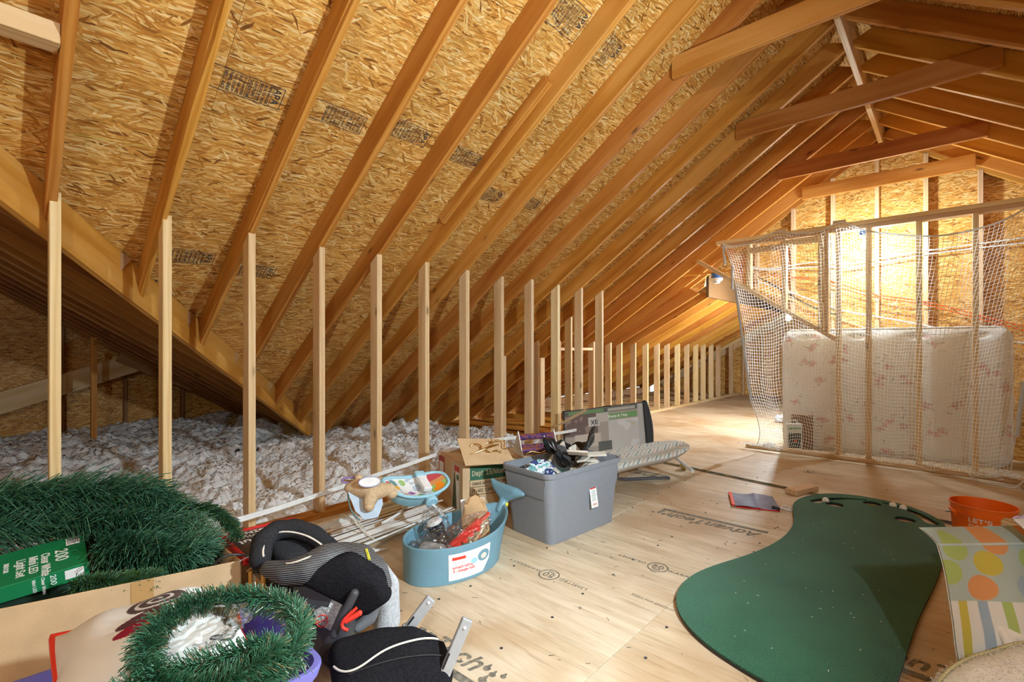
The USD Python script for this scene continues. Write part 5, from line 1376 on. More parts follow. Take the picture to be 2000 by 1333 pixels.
for sx in (-1, 1):
    part(sgb, 'painted_scroll', on_sign(tube(spline([(sx * 0.10, -0.10, 0), (sx * 0.12, -0.085, 0), (sx * 0.115, -0.065, 0), (sx * 0.10, -0.075, 0), (sx * 0.108, -0.088, 0)], 30), 0.002, 5), 0, 0), plain('scroll_gold%d' % (sx + 1), (0.55, 0.36, 0.16), 0.6), 60)

# ---- little wooden lantern hung at the box corner
ln_ = thing('wooden_lantern', 'tiny rustic wooden lantern ornament hanging at the cardboard box corner', 'ornament', (-1.685, 0.612, 0.245), rz(30))
part(ln_, 'base', cbox(0.07, 0.055, 0.010, 0.002, (0, 0, 0.005)), W_DARK)
for sx in (-1, 1):
    for sy in (-1, 1):
        part(ln_, 'post', cbox(0.010, 0.010, 0.075, 0.001, (sx * 0.024, sy * 0.017, 0.047)), W_RAFTER)
part(ln_, 'back_wall', cbox(0.05, 0.004, 0.075, 0.001, (0, 0.017, 0.047)), W_DARK)
for sx in (-1, 1):
    part(ln_, 'roof_board', xf(cbox(0.042, 0.052, 0.006, 0.001), ry(sx * 35), (sx * 0.016, 0, 0.096)), W_DARK)
part(ln_, 'pane', cbox(0.036, 0.003, 0.06, 0.001, (0, -0.016, 0.046)), CLEAR)
part(ln_, 'hook', tube(spline([(0, 0, 0.108), (-0.01, 0, 0.125), (-0.03, -0.012, 0.128), (-0.06, -0.03, 0.112)], 16), 0.002, 6), STEEL, 60)

# ---- child car seat and loose booster
from scipy.spatial import cKDTree
TOCAM = np.array([0.80, -0.44, 0.41]); TOCAM /= np.linalg.norm(TOCAM)
E1 = np.cross([0, 0, 1.0], TOCAM); E1 /= np.linalg.norm(E1); E2 = np.cross(TOCAM, E1)
def snap(meshes, pts, off=0.002):
    """drop points along one fixed direction onto the nearest front surface"""
    m = trimesh.util.concatenate(meshes)
    m = m.subdivide_to_size(0.012)
    V = m.vertices[m.vertex_normals @ TOCAM > 0.1]
    tr = cKDTree(np.stack([V @ E1, V @ E2], 1))
    pts = np.asarray(pts, float)
    q = np.stack([pts @ E1, pts @ E2], 1)
    _, ix = tr.query(q, k=10)
    h = np.median(np.sort(V[ix] @ TOCAM, axis=1)[:, -5:], axis=1)
    return E1 * q[:, :1] + E2 * q[:, 1:] + TOCAM * (h + off)[:, None]
def smooth1(p, n=2):
    p = p.copy()
    for _ in range(n):
        p[1:-1] = 0.25 * p[:-2] + 0.5 * p[1:-1] + 0.25 * p[2:]
    return p
chain = lambda n: [(i, i + 1) for i in range(n - 1)]
CARBON = mk('carbon_weave', {'t': ('texture_coordinate', {}), 'ro': ('vector_rotate', {'rotate_type': 'euler_xyz', 'rotation': (0.5, 0.3, 0.7)}), 'w': ('wave_texture', {'wave_type': 'bands', 'bands_direction': 'z', 'scale': 62.0, 'distortion': 0.6}), 'r': ('rgb_ramp', {'ramp': [(0.30, (0.012, 0.012, 0.013)), (0.62, (0.035, 0.035, 0.037)), (0.86, (0.26, 0.26, 0.27))]}),
     'p': ('principled_bsdf', {'roughness': 0.55, 'specular_ior_level': 0.4})}, [('t.object', 'ro.vector'), ('ro.vector', 'w.vector'), ('w.fac', 'r.fac'), ('r.color', 'p.base_color')])
cs = thing('car_seat', 'black child car seat with carbon-patterned bolster and cream piping tipped back on the floor', 'car seat')
CS_RIM = [(-1.677, 0.607, 0.367, 0.034), (-1.723, 0.632, 0.405, 0.035), (-1.741, 0.684, 0.424, 0.032), (-1.715, 0.735, 0.422, 0.033), (-1.665, 0.78, 0.4, 0.033), (-1.602, 0.811, 0.359, 0.032)]
CS_HEAD = [(-1.761, 0.692, 0.355, 0.036), (-1.748, 0.759, 0.36, 0.041), (-1.694, 0.781, 0.332, 0.04), (-1.687, 0.706, 0.327, 0.032)]
CS_BACK = [(-1.83, 0.684, 0.329, 0.041), (-1.836, 0.787, 0.344, 0.043), (-1.724, 0.862, 0.275, 0.046), (-1.728, 0.75, 0.255, 0.044), (-1.70, 0.86, 0.06, 0.04), (-1.72, 0.74, 0.06, 0.04)]
CS_BOL = [(-1.614, 0.611, 0.352, 0.026), (-1.551, 0.641, 0.349, 0.036), (-1.513, 0.689, 0.357, 0.046), (-1.5, 0.742, 0.376, 0.046), (-1.495, 0.801, 0.372, 0.041), (-1.451, 0.841, 0.362, 0.044), (-1.395, 0.865, 0.329, 0.037), (-1.359, 0.871, 0.293, 0.025)]
CS_SIDE = [(-1.503, 0.684, 0.34, 0.026), (-1.431, 0.785, 0.357, 0.046), (-1.373, 0.838, 0.317, 0.041), (-1.357, 0.859, 0.269, 0.033), (-1.389, 0.823, 0.23, 0.026), (-1.465, 0.733, 0.315, 0.023)]
CS_SHELL = [(-1.555, 0.691, 0.28, 0.027), (-1.484, 0.743, 0.285, 0.026), (-1.424, 0.798, 0.26, 0.023), (-1.429, 0.766, 0.152, 0.023), (-1.465, 0.733, 0.135, 0.02), (-1.50, 0.82, 0.05, 0.03), (-1.56, 0.75, 0.05, 0.03)]
CS_DARK = [(-1.723, 0.619, 0.315, 0.021), (-1.627, 0.639, 0.312, 0.017), (-1.614, 0.692, 0.226, 0.024), (-1.528, 0.73, 0.133, 0.02), (-1.478, 0.748, 0.11, 0.02), (-1.60, 0.78, 0.03, 0.03), (-1.50, 0.78, 0.03, 0.03), (-1.72, 0.72, 0.25, 0.03)]
rim_m = blob(CS_RIM, chain(6)); head_m = blob(CS_HEAD); back_m = blob(CS_BACK); bol_m = blob(CS_BOL, chain(8)); side_m = blob(CS_SIDE + [(-1.55, 0.80, 0.30, 0.05)])
shell_m = blob(CS_SHELL); dark_m = blob(CS_DARK, [(0, 1, 2, 7), (1, 2, 3), (2, 3, 4, 5, 6)])
part(cs, 'headrest', rim_m, GREY_PL if False else CHAR_CLOTH, True)
part(cs, 'head_cushion', head_m, CHAR_CLOTH, True)
part(cs, 'backrest', back_m, BLACK_PL, True)
part(cs, 'bolster', bol_m, CARBON, True, label='carbon-patterned side bolster')
part(cs, 'side_padding', side_m, BLACK_CLOTH, True)
part(cs, 'shell', shell_m, GREY_PL, True)
part(cs, 'base', dark_m, BLACK_PL, True)
part(cs, 'arm', blob([(-1.375, 0.775, 0.294, 0.014), (-1.403, 0.722, 0.181, 0.014)], it=0), GREY_PL, True)
part(cs, 'leg_pad', blob([(-1.409, 0.879, 0.209, 0.014), (-1.432, 0.858, 0.166, 0.027), (-1.439, 0.825, 0.144, 0.017)], it=6), plain('grey_cloth', (0.17, 0.175, 0.19), 0.9), True)
hc = np.mean([p[:3] for p in CS_HEAD], 0)
lo_ = []
for p in CS_RIM:
    c, r = np.array(p[:3]), p[3]
    inw = hc - c; inw -= TOCAM * (inw @ TOCAM); inw /= np.linalg.norm(inw)
    lo_.append(c + TOCAM * r * 0.93 + inw * r * 0.45)
part(cs, 'piping', tube(spline(lo_, 50), 0.0035, 6), CREAM, 60, label='cream piping of the headrest')
lo_ = []
for p in CS_BOL[1:5]:
    c, r = np.array(p[:3]), p[3]
    inw = hc - c; inw -= TOCAM * (inw @ TOCAM); inw /= np.linalg.norm(inw)
    lo_.append(c + TOCAM * r * 0.75 + inw * r * 0.74)
part(cs, 'piping', tube(spline(lo_, 40), 0.003, 6), CREAM, 60)
lab = Polygon([((np.array(p) @ E1), (np.array(p) @ E2)) for p in [(-1.43, 0.732, 0.282), (-1.408, 0.751, 0.256), (-1.421, 0.719, 0.182), (-1.455, 0.688, 0.206), (-1.47, 0.688, 0.238), (-1.451, 0.706, 0.253), (-1.437, 0.719, 0.249)]])
lm_ = extr(lab, 0.0001).subdivide_to_size(0.008)
P3 = E1 * lm_.vertices[:, :1] + E2 * lm_.vertices[:, 1:2]
tl_ = part(cs, 'torn_label', trimesh.Trimesh(snap([shell_m], P3, 0.0015) + TOCAM * lm_.vertices[:, 2:], lm_.faces, process=False), plain('torn_label', (0.42, 0.43, 0.42), 0.7, noise=0.4, nscale=120))
rg_ = np.array([(-1.441, 0.701, 0.212) + E1 * 0.017 * math.cos(a) + E2 * 0.017 * math.sin(a) for a in np.linspace(0, 2 * PI, 30)[:-1]])
part(tl_, 'warning_ring', tube(snap([shell_m], rg_, 0.003), 0.0016, 5, True), RED_TOY, 60)
part(tl_, 'warning_bar', tube(snap([shell_m], np.array([(-1.441, 0.701, 0.212) - E1 * 0.014 - E2 * 0.004, (-1.441, 0.701, 0.212) + E1 * 0.014 + E2 * 0.004]), 0.003), 0.0016, 5), RED_TOY, 60)
rl_ = part(cs, 'red_latch', tube(spline([(-1.347, 0.767, 0.263), (-1.358, 0.75, 0.247), (-1.371, 0.731, 0.215), (-1.357, 0.744, 0.2)], 24), 0.0055, 8), RED_TOY, 50, label='red latch frame')
part(rl_, 'red_button', blob([(-1.366, 0.742, 0.225, 0.008), (-1.345, 0.775, 0.244, 0.009)], it=0), RED_TOY, True)
part(cs, 'tag', tube(snap([bol_m], spline([(-1.401, 0.832, 0.409), (-1.393, 0.833, 0.393), (-1.385, 0.834, 0.377)], 10), 0.004), 0.0045, 4), plain('tag_yellow', (0.60, 0.58, 0.05), 0.6))
fc = blob([(-1.558, 0.987, 0.246, 0.023), (-1.504, 0.995, 0.204, 0.026), (-1.499, 0.96, 0.173, 0.022), (-1.53, 0.99, 0.06, 0.05)], it=8)
single('fleece_cloth', fc, plain('fleece', (0.50, 0.52, 0.55), 0.95, noise=0.2, nscale=90, bump=0.8, bscale=160), 'pale grey fleece cloth bundled behind the car seat', 'cloth', True)

bo = thing('booster_seat', 'black padded booster cushion with cream piping and two grey metal connectors', 'booster seat')
B_BODY = [(-1.327, 0.711, 0.157, 0.042), (-1.257, 0.788, 0.169, 0.052), (-1.198, 0.855, 0.175, 0.046), (-1.139, 0.896, 0.156, 0.04), (-1.089, 0.888, 0.128, 0.035), (-1.036, 0.814, 0.075, 0.041), (-1.163, 0.697, 0.085, 0.055), (-1.264, 0.701, 0.127, 0.052), (-1.05, 0.80, 0.04, 0.04), (-1.2, 0.70, 0.045, 0.045)]
bb_ = blob(B_BODY)
part(bo, 'cushion', bb_, BLACK_CLOTH, True)
q_ = smooth1(snap([bb_], spline([(-1.29, 0.663, 0.16), (-1.259, 0.678, 0.155), (-1.235, 0.7, 0.162), (-1.205, 0.755, 0.19), (-1.163, 0.813, 0.21), (-1.113, 0.866, 0.217), (-1.072, 0.896, 0.21)], 60)), 4)
part(bo, 'piping', tube(q_, 0.0032, 6), CREAM, 60, label='cream piping of the booster')
q_ = smooth1(snap([bb_], spline([(-1.251, 0.685, 0.148), (-1.206, 0.739, 0.167), (-1.14, 0.814, 0.181), (-1.067, 0.881, 0.18)], 50), 0.0005), 4)
part(bo, 'seam', tube(q_, 0.0025, 6), BLACK_PL, 60)
for a, b in (((-1.254, 0.886, 0.179), (-1.225, 0.958, 0.262)), ((-1.064, 0.869, 0.121), (-1.048, 0.952, 0.266))):
    br = board(bo, 'connector', a, b, 0.032, 0.020, TOCAM, STEEL)
    a, b = np.array(a), np.array(b)
    part(bo, 'rivet', trimesh.creation.icosphere(2, 0.005), PAPER, True, m=mat4((1, 0, 0), (0, 1, 0), (0, 0, 1), a * 0.15 + b * 0.85 + TOCAM * 0.010))
    part(bo, 'connector_slot', tube([a * 0.55 + b * 0.45 - E1 * 0.014 + TOCAM * 0.009, a * 0.8 + b * 0.2 - E1 * 0.014 + TOCAM * 0.009], 0.003, 6), BLACK_PL)
part(bo, 'bracket', blob([(-1.262, 0.885, 0.185, 0.014), (-1.248, 0.872, 0.176, 0.012)], it=0), STEEL, 40)
part(bo, 'strap', tube(spline([(-1.05, 0.88, 0.06), (-0.99, 0.862, 0.02), (-0.93, 0.84, 0.012), (-0.86, 0.80, 0.012)], 20), 0.012, 6), BLACK_CLOTH, 60)
single('cardboard_scrap', cbox(0.14, 0.10, 0.003, 0.001), CARD, 'torn scrap of brown cardboard on the floor behind the booster seat', 'cardboard', False, mat4((0.8, 0.6, 0), (-0.6, 0.8, 0), (0, 0, 1), (-1.57, 1.10, 0.003)))

# ---- whale bath tub
wt = thing('baby_bath', 'blue whale-shaped baby bath with a tail and a white paper label', 'baby bath', (-1.815, 1.59, 0), rz(94))
TA_, TB_ = 0.315, 0.20
def rimz(th):
    return 0.165 + 0.035 * ((1 + np.cos(th)) / 2) ** 4
def wall(th, z, off=0.0):
    """outer wall: nearly upright at the head, drawn out towards the tail"""
    f = z / rimz(th)
    k = (1 + np.cos(th)) / 2
    a = TA_ * (0.99 + 0.0 * f + k * (-0.22 + 0.30 * f ** 1.3)) + off
    b = TB_ * (0.96 + 0.05 * f) * (1 - 0.25 * k ** 3) + off
    x, y = a * np.cos(th), b * np.sin(th)
    return np.stack([x, y, z + 0 * x], -1)
def tubf(u, v):
    th = 2 * PI * u
    H = rimz(th)
    prof_r = np.interp(v, [0, 0.02, 0.06, 0.5, 0.56, 0.60, 0.94, 1], [0, 0, 0, 0, -0.005, -0.014, -0.03, -0.03])
    z = np.interp(v, [0, 0.02, 0.06, 0.5, 0.56, 0.60, 0.94, 1], [0.0, 0.004, 0.012, 1.0, 1.02, 0.99, 0.10, 0.10]) * np.where(v > 0.03, H, 1)
    P = wall(th, np.maximum(z, 0.0))
    s_ = np.interp(v, [0, 0.02, 0.03, 0.94, 1], [0, 0.97, 1, 1, 0])
    nrm = np.stack([np.cos(th) / TA_, np.sin(th) / TB_], -1); nrm /= np.linalg.norm(nrm, axis=-1, keepdims=True)
    P[..., :2] = P[..., :2] * s_[..., None] + nrm * prof_r[..., None] * s_[..., None]
    return P
part(wt, 'basin', grid(tubf, 121, 90), WHALE, True)
tail = blob([(0.325, 0, 0.165, 0.030), (0.36, 0, 0.225, 0.026), (0.38, 0.075, 0.275, 0.026), (0.38, 0.105, 0.300, 0.012), (0.365, -0.075, 0.265, 0.028), (0.36, -0.125, 0.268, 0.012)], [(0, 1), (1, 2), (2, 3), (1, 4), (4, 5), (1, 2, 4)], it=10, edge=0.010)
part(wt, 'tail', tail, WHALE, True)
part(wt, 'tail_tag', xf(rbox(0.02, 0.055, 0.022, 0.004), ry(30), (0.345, -0.005, 0.197)), plain('tag_yel', (0.75, 0.66, 0.08), 0.5), 30, label='yellow band round the tail')
def on_wall(m, th0, z0, off=0.0015, tilt=0.0):
    m = m.subdivide_to_size(0.012)
    x, y, z = m.vertices.T
    th = th0 + x / 0.215
    P = wall(th, z0 + y + tilt * x, off)
    nrm = np.stack([np.cos(th) / TA_, np.sin(th) / TB_], -1); nrm /= np.linalg.norm(nrm, axis=-1, keepdims=True)
    P[:, :2] += nrm * z[:, None]
    return trimesh.Trimesh(P, m.faces, process=False)
T0 = math.radians(-112)
lp = Polygon([(-0.075, 0.012), (0.055, 0.012), (0.085, 0.06), (0.09, 0.125), (-0.075, 0.125)]).buffer(0.004)
wpl = part(wt, 'paper_label', on_wall(extr(lp, 0.0008), T0, 0.008), PAPER, label='white paper label with red lettering')
part(wpl, 'label_bar', on_wall(extr(sbox(-0.065, 0.100, -0.015, 0.113), 0.0008), T0, 0.008, 0.0022), RED_TOY)
for s_, yy in (('smart sling', 0.060), ('3-stage tub', 0.043)):
    w = text(s_, 0.011, 0.0006, True); w.vertices[:, 0] -= 0.065; w.vertices[:, 1] += yy
    part(wpl, 'lettering', on_wall(w, T0, 0.008, 0.0022), RED_TOY)
w = text('rinse & grow', 0.006, 0.0006); w.vertices[:, 0] -= 0.065; w.vertices[:, 1] += 0.084
part(wpl, 'lettering', on_wall(w, T0, 0.008, 0.0022), plain('label_pale', (0.55, 0.45, 0.43), 0.7))
part(wpl, 'label_dot', on_wall(extr(Point(0.018, 0.075).buffer(0.013, 16), 0.0008), T0, 0.008, 0.0022), WHALE_L)
part(wpl, 'label_picture', on_wall(extr(Point(0.060, 0.085).buffer(0.026, 20), 0.0008), T0, 0.008, 0.0022), WHALE)
part(wpl, 'label_picture', on_wall(extr(Point(0.060, 0.082).buffer(0.013, 20), 0.0008), T0, 0.008, 0.003), CREAM)
# its contents
bagp = thing('paper_bag', 'brown paper bag standing upright in the tail end of the baby bath', 'paper bag', (-1.80, 1.70, 0.03), rz(60) @ rx(-14))
def bagf2(u, v):
    x = 0.07 * (2 * u - 1) * (1 - 0.25 * v)
    return x
bm = grid(lambda u, v: np.stack([(0.085 * np.cos(2 * PI * u)) * (1 - 0.35 * v), (0.05 * np.sin(2 * PI * u)) * (1 - 0.88 * v) + 0.012 * np.sin(9 * v + 5 * u), 0.27 * v - 0.05 * np.abs(np.cos(2 * PI * u)) * v ** 4 + 0.006 * np.sin(40 * u)], -1), 60, 40)
part(bagp, 'bag', bm, BROWN_PAPER, 50)
part(bagp, 'fold', cbox(0.10, 0.012, 0.02, 0.003, (0.0, 0.0, 0.235)), BROWN_PAPER)
wp = thing('white_card', 'white card sticking up behind the brown paper bag in the baby bath', 'card', (-1.85, 1.735, 0.06), rz(60) @ rx(-20))
part(wp, 'sheet', cbox(0.13, 0.003, 0.20, 0.001, (0, 0, 0.10)), PAPER)
rt = thing('red_toy', 'red plastic toy with a scalloped edge in clear film in the baby bath', 'toy', (-1.765, 1.575, 0.10), rz(60) @ ry(-38))
sh = __import__('shapely').union_all([sbox(-0.13, -0.012, 0.13, 0.018)] + [Point(x_, -0.014).buffer(0.016, 10) for x_ in np.linspace(-0.10, 0.10, 6)] + [sbox(0.12, -0.006, 0.19, 0.006)])
part(rt, 'bar', xf(extr(sh, 0.022), rx(90), (0, 0.011, 0.03)), RED_TOY, 30)
part(rt, 'grip', blob([(-0.13, 0, 0.03, 0.018), (-0.16, 0, 0.025, 0.014)], it=0), RED_TOY, True)
part(rt, 'film', xf(crumple(0, 0, 0, 0.19, 0.055, 0.075, 31, 5, 0.3), None, (0, 0, 0.03)), CLEAR, True)
co = thing('coil_toy', 'dark ribbed coil in a clear bag standing in the baby bath', 'coil', (-1.85, 1.53, 0.06), rz(60) @ ry(-20))
part(co, 'coil', tube([(0.034 * math.cos(a), 0.034 * math.sin(a), 0.0022 * a) for a in np.linspace(0, 2 * PI * 11, 260)], 0.004, 6), BLACK_PL, 60)
part(co, 'cap', lathe([(0.001, 0.165), (0.030, 0.165), (0.040, 0.155), (0.040, 0.150), (0.001, 0.150)], 24), PAPER, 30)
part(co, 'film', xf(crumple(0, 0, 0, 0.07, 0.07, 0.12, 33, 5, 0.35), None, (0, 0, 0.11)), CLEAR, True)
sp_ = thing('sponge_bag', 'grey sponge in a clear bag lying in the head end of the baby bath', 'sponge', (-1.80, 1.405, 0.085), rz(20))
part(sp_, 'sponge', xf(rbox(0.13, 0.09, 0.05, 0.018), rx(24), (0, 0, 0.02)), plain('sponge', (0.33, 0.33, 0.34), 0.9, noise=0.25, nscale=70), True)
part(sp_, 'film', xf(crumple(0, 0, 0, 0.11, 0.085, 0.06, 35, 5, 0.35), None, (0, 0, 0.03)), CLEAR, True)

# ---- artificial tree carton
tcx = thing('tree_carton', 'open brown tree carton with green label band and black lettering', 'carton', (-2.369, 2.261, 0), rz(70))
CL, CW, CH = 0.42, 0.454, 0.339
def bulge(x, z):
    return 0.016 * np.sin(PI * z / CH) * np.cos(PI * x / CL)
fr_ = grid(lambda u, v: np.stack([(u - 0.5) * CL, -CW / 2 - bulge((u - 0.5) * CL, v * CH), v * CH], -1), 40, 30, thick=0.005)
if fr_.vertices[:, 1].min() < -CW / 2 - 0.03:
    pass
tcf = part(tcx, 'front_panel', fr_, CARD, 40)
part(tcx, 'side_panel', cbox(0.005, CW, CH, 0.001, (-CL / 2, 0, CH / 2)), CARD)
part(tcx, 'side_panel', cbox(0.005, CW, CH, 0.001, (CL / 2, 0, CH / 2)), CARD)
part(tcx, 'back_panel', cbox(CL, 0.005, CH, 0.001, (0, CW / 2, CH / 2)), CARD)
part(tcx, 'flap', xf(cbox(0.16, CW, 0.005, 0.001, (0.08, 0, 0)), ry(12), (-CL / 2, 0, CH)), CARD_IN)
def on_front(m, x, z, off=0.0):
    m = m.subdivide_to_size(0.02)
    a, b, c = m.vertices.T
    X, Zz = x + a, z + b
    return trimesh.Trimesh(np.stack([X, -CW / 2 - bulge(X, Zz) - 0.0012 - c - off, Zz], 1), m.faces, process=False)
part(tcf, 'green_band', on_front(extr(sbox(0, 0, 0.40, 0.085), 0.0006), -0.165, 0.235), plain('print_green', (0.035, 0.13, 0.075), 0.6))
KHAKI = plain('print_khaki', (0.50, 0.44, 0.28), 0.7)
part(tcf, 'lettering', on_front(text('Dept. 18/Modular Cut', 0.030, 0.0005, True, False, 0.82), -0.155, 0.262, 0.001), KHAKI)
INKB = plain('print_black', (0.05, 0.045, 0.04), 0.7)
part(tcf, 'lettering', on_front(text('CMAS ARTIFICIAL TREE', 0.017, 0.0005, True, False, 0.9), -0.155, 0.205), INKB)
part(tcf, 'lettering', on_front(text('(T-40) 7.5FT. 1200 TIPS', 0.019, 0.0005, True, False, 0.85), -0.155, 0.16), INKB)
part(tcf, 'rule_line', on_front(extr(sbox(0, 0, 0.36, 0.003), 0.0005), -0.165, 0.191), INKB)
part(tcf, 'rule_line', on_front(extr(sbox(0, 0, 0.003, 0.09), 0.0005), -0.168, 0.145), INKB)
part(tcf, 'rule_line', on_front(extr(sbox(0, 0, 0.36, 0.003), 0.0005), -0.165, 0.143), INKB)
RSD = np.array([[0, 0, -1.0], [-1.0, 0, 0], [0, 1.0, 0]])
def on_side(m, y, z):
    return xf(m, RSD, (-CL / 2 - 0.0032, -y, z))
part(tcx, 'print_panel', on_side(extr(sbox(0.035, 0.0, 0.20, 0.32), 0.0005), 0, 0.005), plain('print_tan', (0.60, 0.52, 0.38), 0.6))
part(tcx, 'red_corner', on_side(extr(sbox(-0.215, 0.10, -0.10, 0.31), 0.0008), 0, 0.01), plain('print_red', (0.42, 0.04, 0.04), 0.6))
part(tcx, 'print_label', on_side(extr(sbox(-0.205, 0.12, -0.12, 0.27), 0.0012), 0, 0.01), PAPER)
part(tcx, 'white_strip', on_side(extr(sbox(0.115, 0.02, 0.165, 0.30), 0.0009), 0, 0.005), PAPER)
part(tcx, 'red_badge', on_side(extr(sbox(0.09, 0.27, 0.175, 0.305), 0.0012), 0, 0.005), RED)
part(tcx, 'printed_tree', on_side(extr(Polygon([(0.05, 0.03), (0.13, 0.03), (0.115, 0.15), (0.09, 0.27), (0.065, 0.15)]), 0.0012), 0, 0.005), plain('print_tree', (0.08, 0.10, 0.05), 0.8, noise=0.5, nscale=90))
part(tcx, 'printed_ornament', on_side(extr(Point(0.145, 0.235).buffer(0.02), 0.0014), 0, 0.005), plain('print_orn', (0.06, 0.16, 0.08), 0.6))
fq = [np.array(p) for p in ((-2.16, 1.945, 0.352), (-1.985, 2.20, 0.352), (-2.177, 2.278, 0.464), (-2.316, 2.015, 0.486))]
def quad(q, nu=10, nv=10, th=0.005, bend=0.0):
    def fn(u, v):
        u_, v_ = u[..., None], v[..., None]
        P = (q[0] * (1 - u_) + q[1] * u_) * (1 - v_) + (q[3] * (1 - u_) + q[2] * u_) * v_
        n = np.cross(q[1] - q[0], q[3] - q[0]); n /= np.linalg.norm(n)
        return P + n * (bend * np.sin(PI * u) * np.sin(PI * v))[..., None]
    return grid(fn, nu, nv, thick=th)
fp = single('carton_flap', quad(fq, bend=0.006), CARD, 'loose square of brown cardboard lying over the tree carton', 'cardboard', 30)
go = thing('gold_ornament', 'twisted gold metal ornament lying on the cardboard flap', 'ornament')
gx = (fq[1] - fq[0]) / np.linalg.norm(fq[1] - fq[0]); gy = (fq[3] - fq[0]); gy -= gx * (gy @ gx); gy /= np.linalg.norm(gy); gz = np.cross(gx, gy)
go_o = (fq[0] + fq[1] + fq[2] + fq[3]) / 4 + gz * 0.016
G2 = lambda pts, r, n=30: tube(np.array([go_o + gx * a + gy * b + gz * c for a, b, c in spline(pts, n)]), r, 8)
part(go, 'body', G2([(-0.10, -0.03, 0), (-0.05, -0.02, 0.004), (0.0, 0.0, 0.008), (0.05, 0.02, 0.006), (0.09, 0.03, 0.004)], np.interp(np.arange(30), [0, 8, 15, 24, 29], [0.003, 0.006, 0.009, 0.007, 0.003])), GOLD, True)
for pts in ([(-0.03, -0.01, 0), (-0.01, 0.03, 0.012), (0.03, 0.04, 0.016), (0.05, 0.07, 0.008)], [(0.0, 0.0, 0), (0.03, -0.03, 0.014), (0.07, -0.02, 0.01), (0.10, -0.035, 0.004)], [(0.05, 0.02, 0), (0.09, 0.06, 0.012), (0.13, 0.05, 0.01), (0.12, 0.01, 0.01), (0.15, 0.0, 0.004)], [(-0.05, -0.02, 0), (-0.03, 0.02, 0.014), (-0.06, 0.04, 0.01), (-0.09, 0.03, 0.0)]):
    part(go, 'limb', G2(pts, 0.0038), GOLD, True)
single('gold_sprig', tube(spline([(-2.03, 2.36, 0.37), (-2.01, 2.40, 0.385), (-1.985, 2.42, 0.38), (-1.96, 2.46, 0.39)], 24), 0.005, 8), GOLD, 'small gold sprig beside the white rack of wrapping rolls', 'ornament', True)
# wrapping paper rolls in a white rack on a hidden carton
cb2 = thing('carton', 'brown carton carrying the rack of wrapping rolls behind the grey tote', 'carton', (-2.19, 2.58, 0), rz(80))
part(cb2, 'side_panel', cbox(0.42, 0.27, 0.34, 0.003, (0, 0, 0.171)), CARD)
part(cb2, 'tape', cbox(0.423, 0.05, 0.003, 0.001, (0, 0, 0.342)), BROWN_PAPER)
rk = thing('wrap_rack', 'white rack with two triangular ends lying on its side', 'rack', (-2.085, 2.52, 0.345), rz(62))
tri = Polygon([(-0.085, 0.0), (0.085, 0.0), (0.0, 0.145)]).buffer(0.006)
for sx in (-1, 1):
    part(rk, 'end_plate', xf(extr(tri, 0.006, -0.003), np.stack([[0, 1.0, 0], [0, 0, 1.0], [1.0, 0, 0]], 1), (sx * 0.13, 0, 0.006)), WHITE_PL, 30)
part(rk, 'rod', xf(cbox(0.26, 0.010, 0.010, 0.001), None, (0, 0.0, 0.012)), WHITE_PL)
def wrap_roll(label, y, z, seed):
    L = 0.25
    m = grid(lambda u, v: np.stack([(u - 0.5) * L, 0.021 * np.cos(2 * PI * v), 0.021 * np.sin(2 * PI * v)], -1), 70, 40)
    n1 = meshkit.noise(np.stack([m.vertices[:, 0] * 45, np.arctan2(m.vertices[:, 1], m.vertices[:, 2]) * 1.6, 0 * m.vertices[:, 0]], -1), seed)
    n2 = meshkit.noise(np.stack([m.vertices[:, 0] * 70 + 9, np.arctan2(m.vertices[:, 1], m.vertices[:, 2]) * 2.5, 0 * m.vertices[:, 0]], -1), seed + 3)
    c = np.where((n1 > 0.55)[:, None], (0.42, 0.16, 0.10), np.where((n2 > 0.5)[:, None], (0.10, 0.07, 0.30), (0.32, 0.14, 0.30)))
    t_ = thing('wrapping_roll', label, 'wrapping paper', (-2.085, 2.52, 0.345), rz(62), group='wrapping rolls in the white rack')
    vpart(t_, 'paper', xf(m, None, (0, y, z)), c, UsdShade.Material.Get(stage, LK + '/roll_print') if UsdShade.Material.Get(stage, LK + '/roll_print') else vmat('roll_print', 0.18, 0.8, metallic=0.55))
    part(t_, 'core', xf(lathe([(0.012, -0.127), (0.020, -0.127), (0.020, 0.127), (0.012, 0.127)], 20), ry(90), (0, y, z)), CARD, 30)
wrap_roll('shiny purple wrapping roll at the top of the white rack', 0.0, 0.115, 3)
wrap_roll('shiny purple wrapping roll low in the white rack on its far side', 0.045, 0.035, 8)
wrap_roll('shiny purple wrapping roll low in the white rack on its near side', -0.045, 0.035, 14)

# ---- long white trim strip bridging the clutter
q_ = spline([(-2.25, 0.72, 0.325), (-2.45, 1.12, 0.285), (-2.62, 1.6, 0.274), (-2.62, 1.95, 0.31), (-2.60, 2.30, 0.352), (-2.52, 2.9, 0.352), (-2.42, 3.475, 0.345)], 120)
d_ = np.gradient(q_, axis=0); d_ /= np.linalg.norm(d_, axis=1, keepdims=True)
V = []
for o in ((-0.0, -0.013), (0.0, 0.013)):
    V.append(q_ + np.array([0, 0, 1.0]) * o[1])
sn = np.cross(d_, [0, 0, 1.0])
ring4 = [q_ + np.array([0, 0, 0.012]) + sn * 0.003, q_ + np.array([0, 0, 0.012]) - sn * 0.003, q_ - np.array([0, 0, 0.012]) - sn * 0.003, q_ - np.array([0, 0, 0.012]) + sn * 0.003]
V = np.stack(ring4, 1).reshape(-1, 3); F = []
for i in range(len(q_) - 1):
    for j in range(4):
        a, b = i * 4 + j, i * 4 + (j + 1) % 4
        F += [(a, b, b + 4), (a, b + 4, a + 4)]
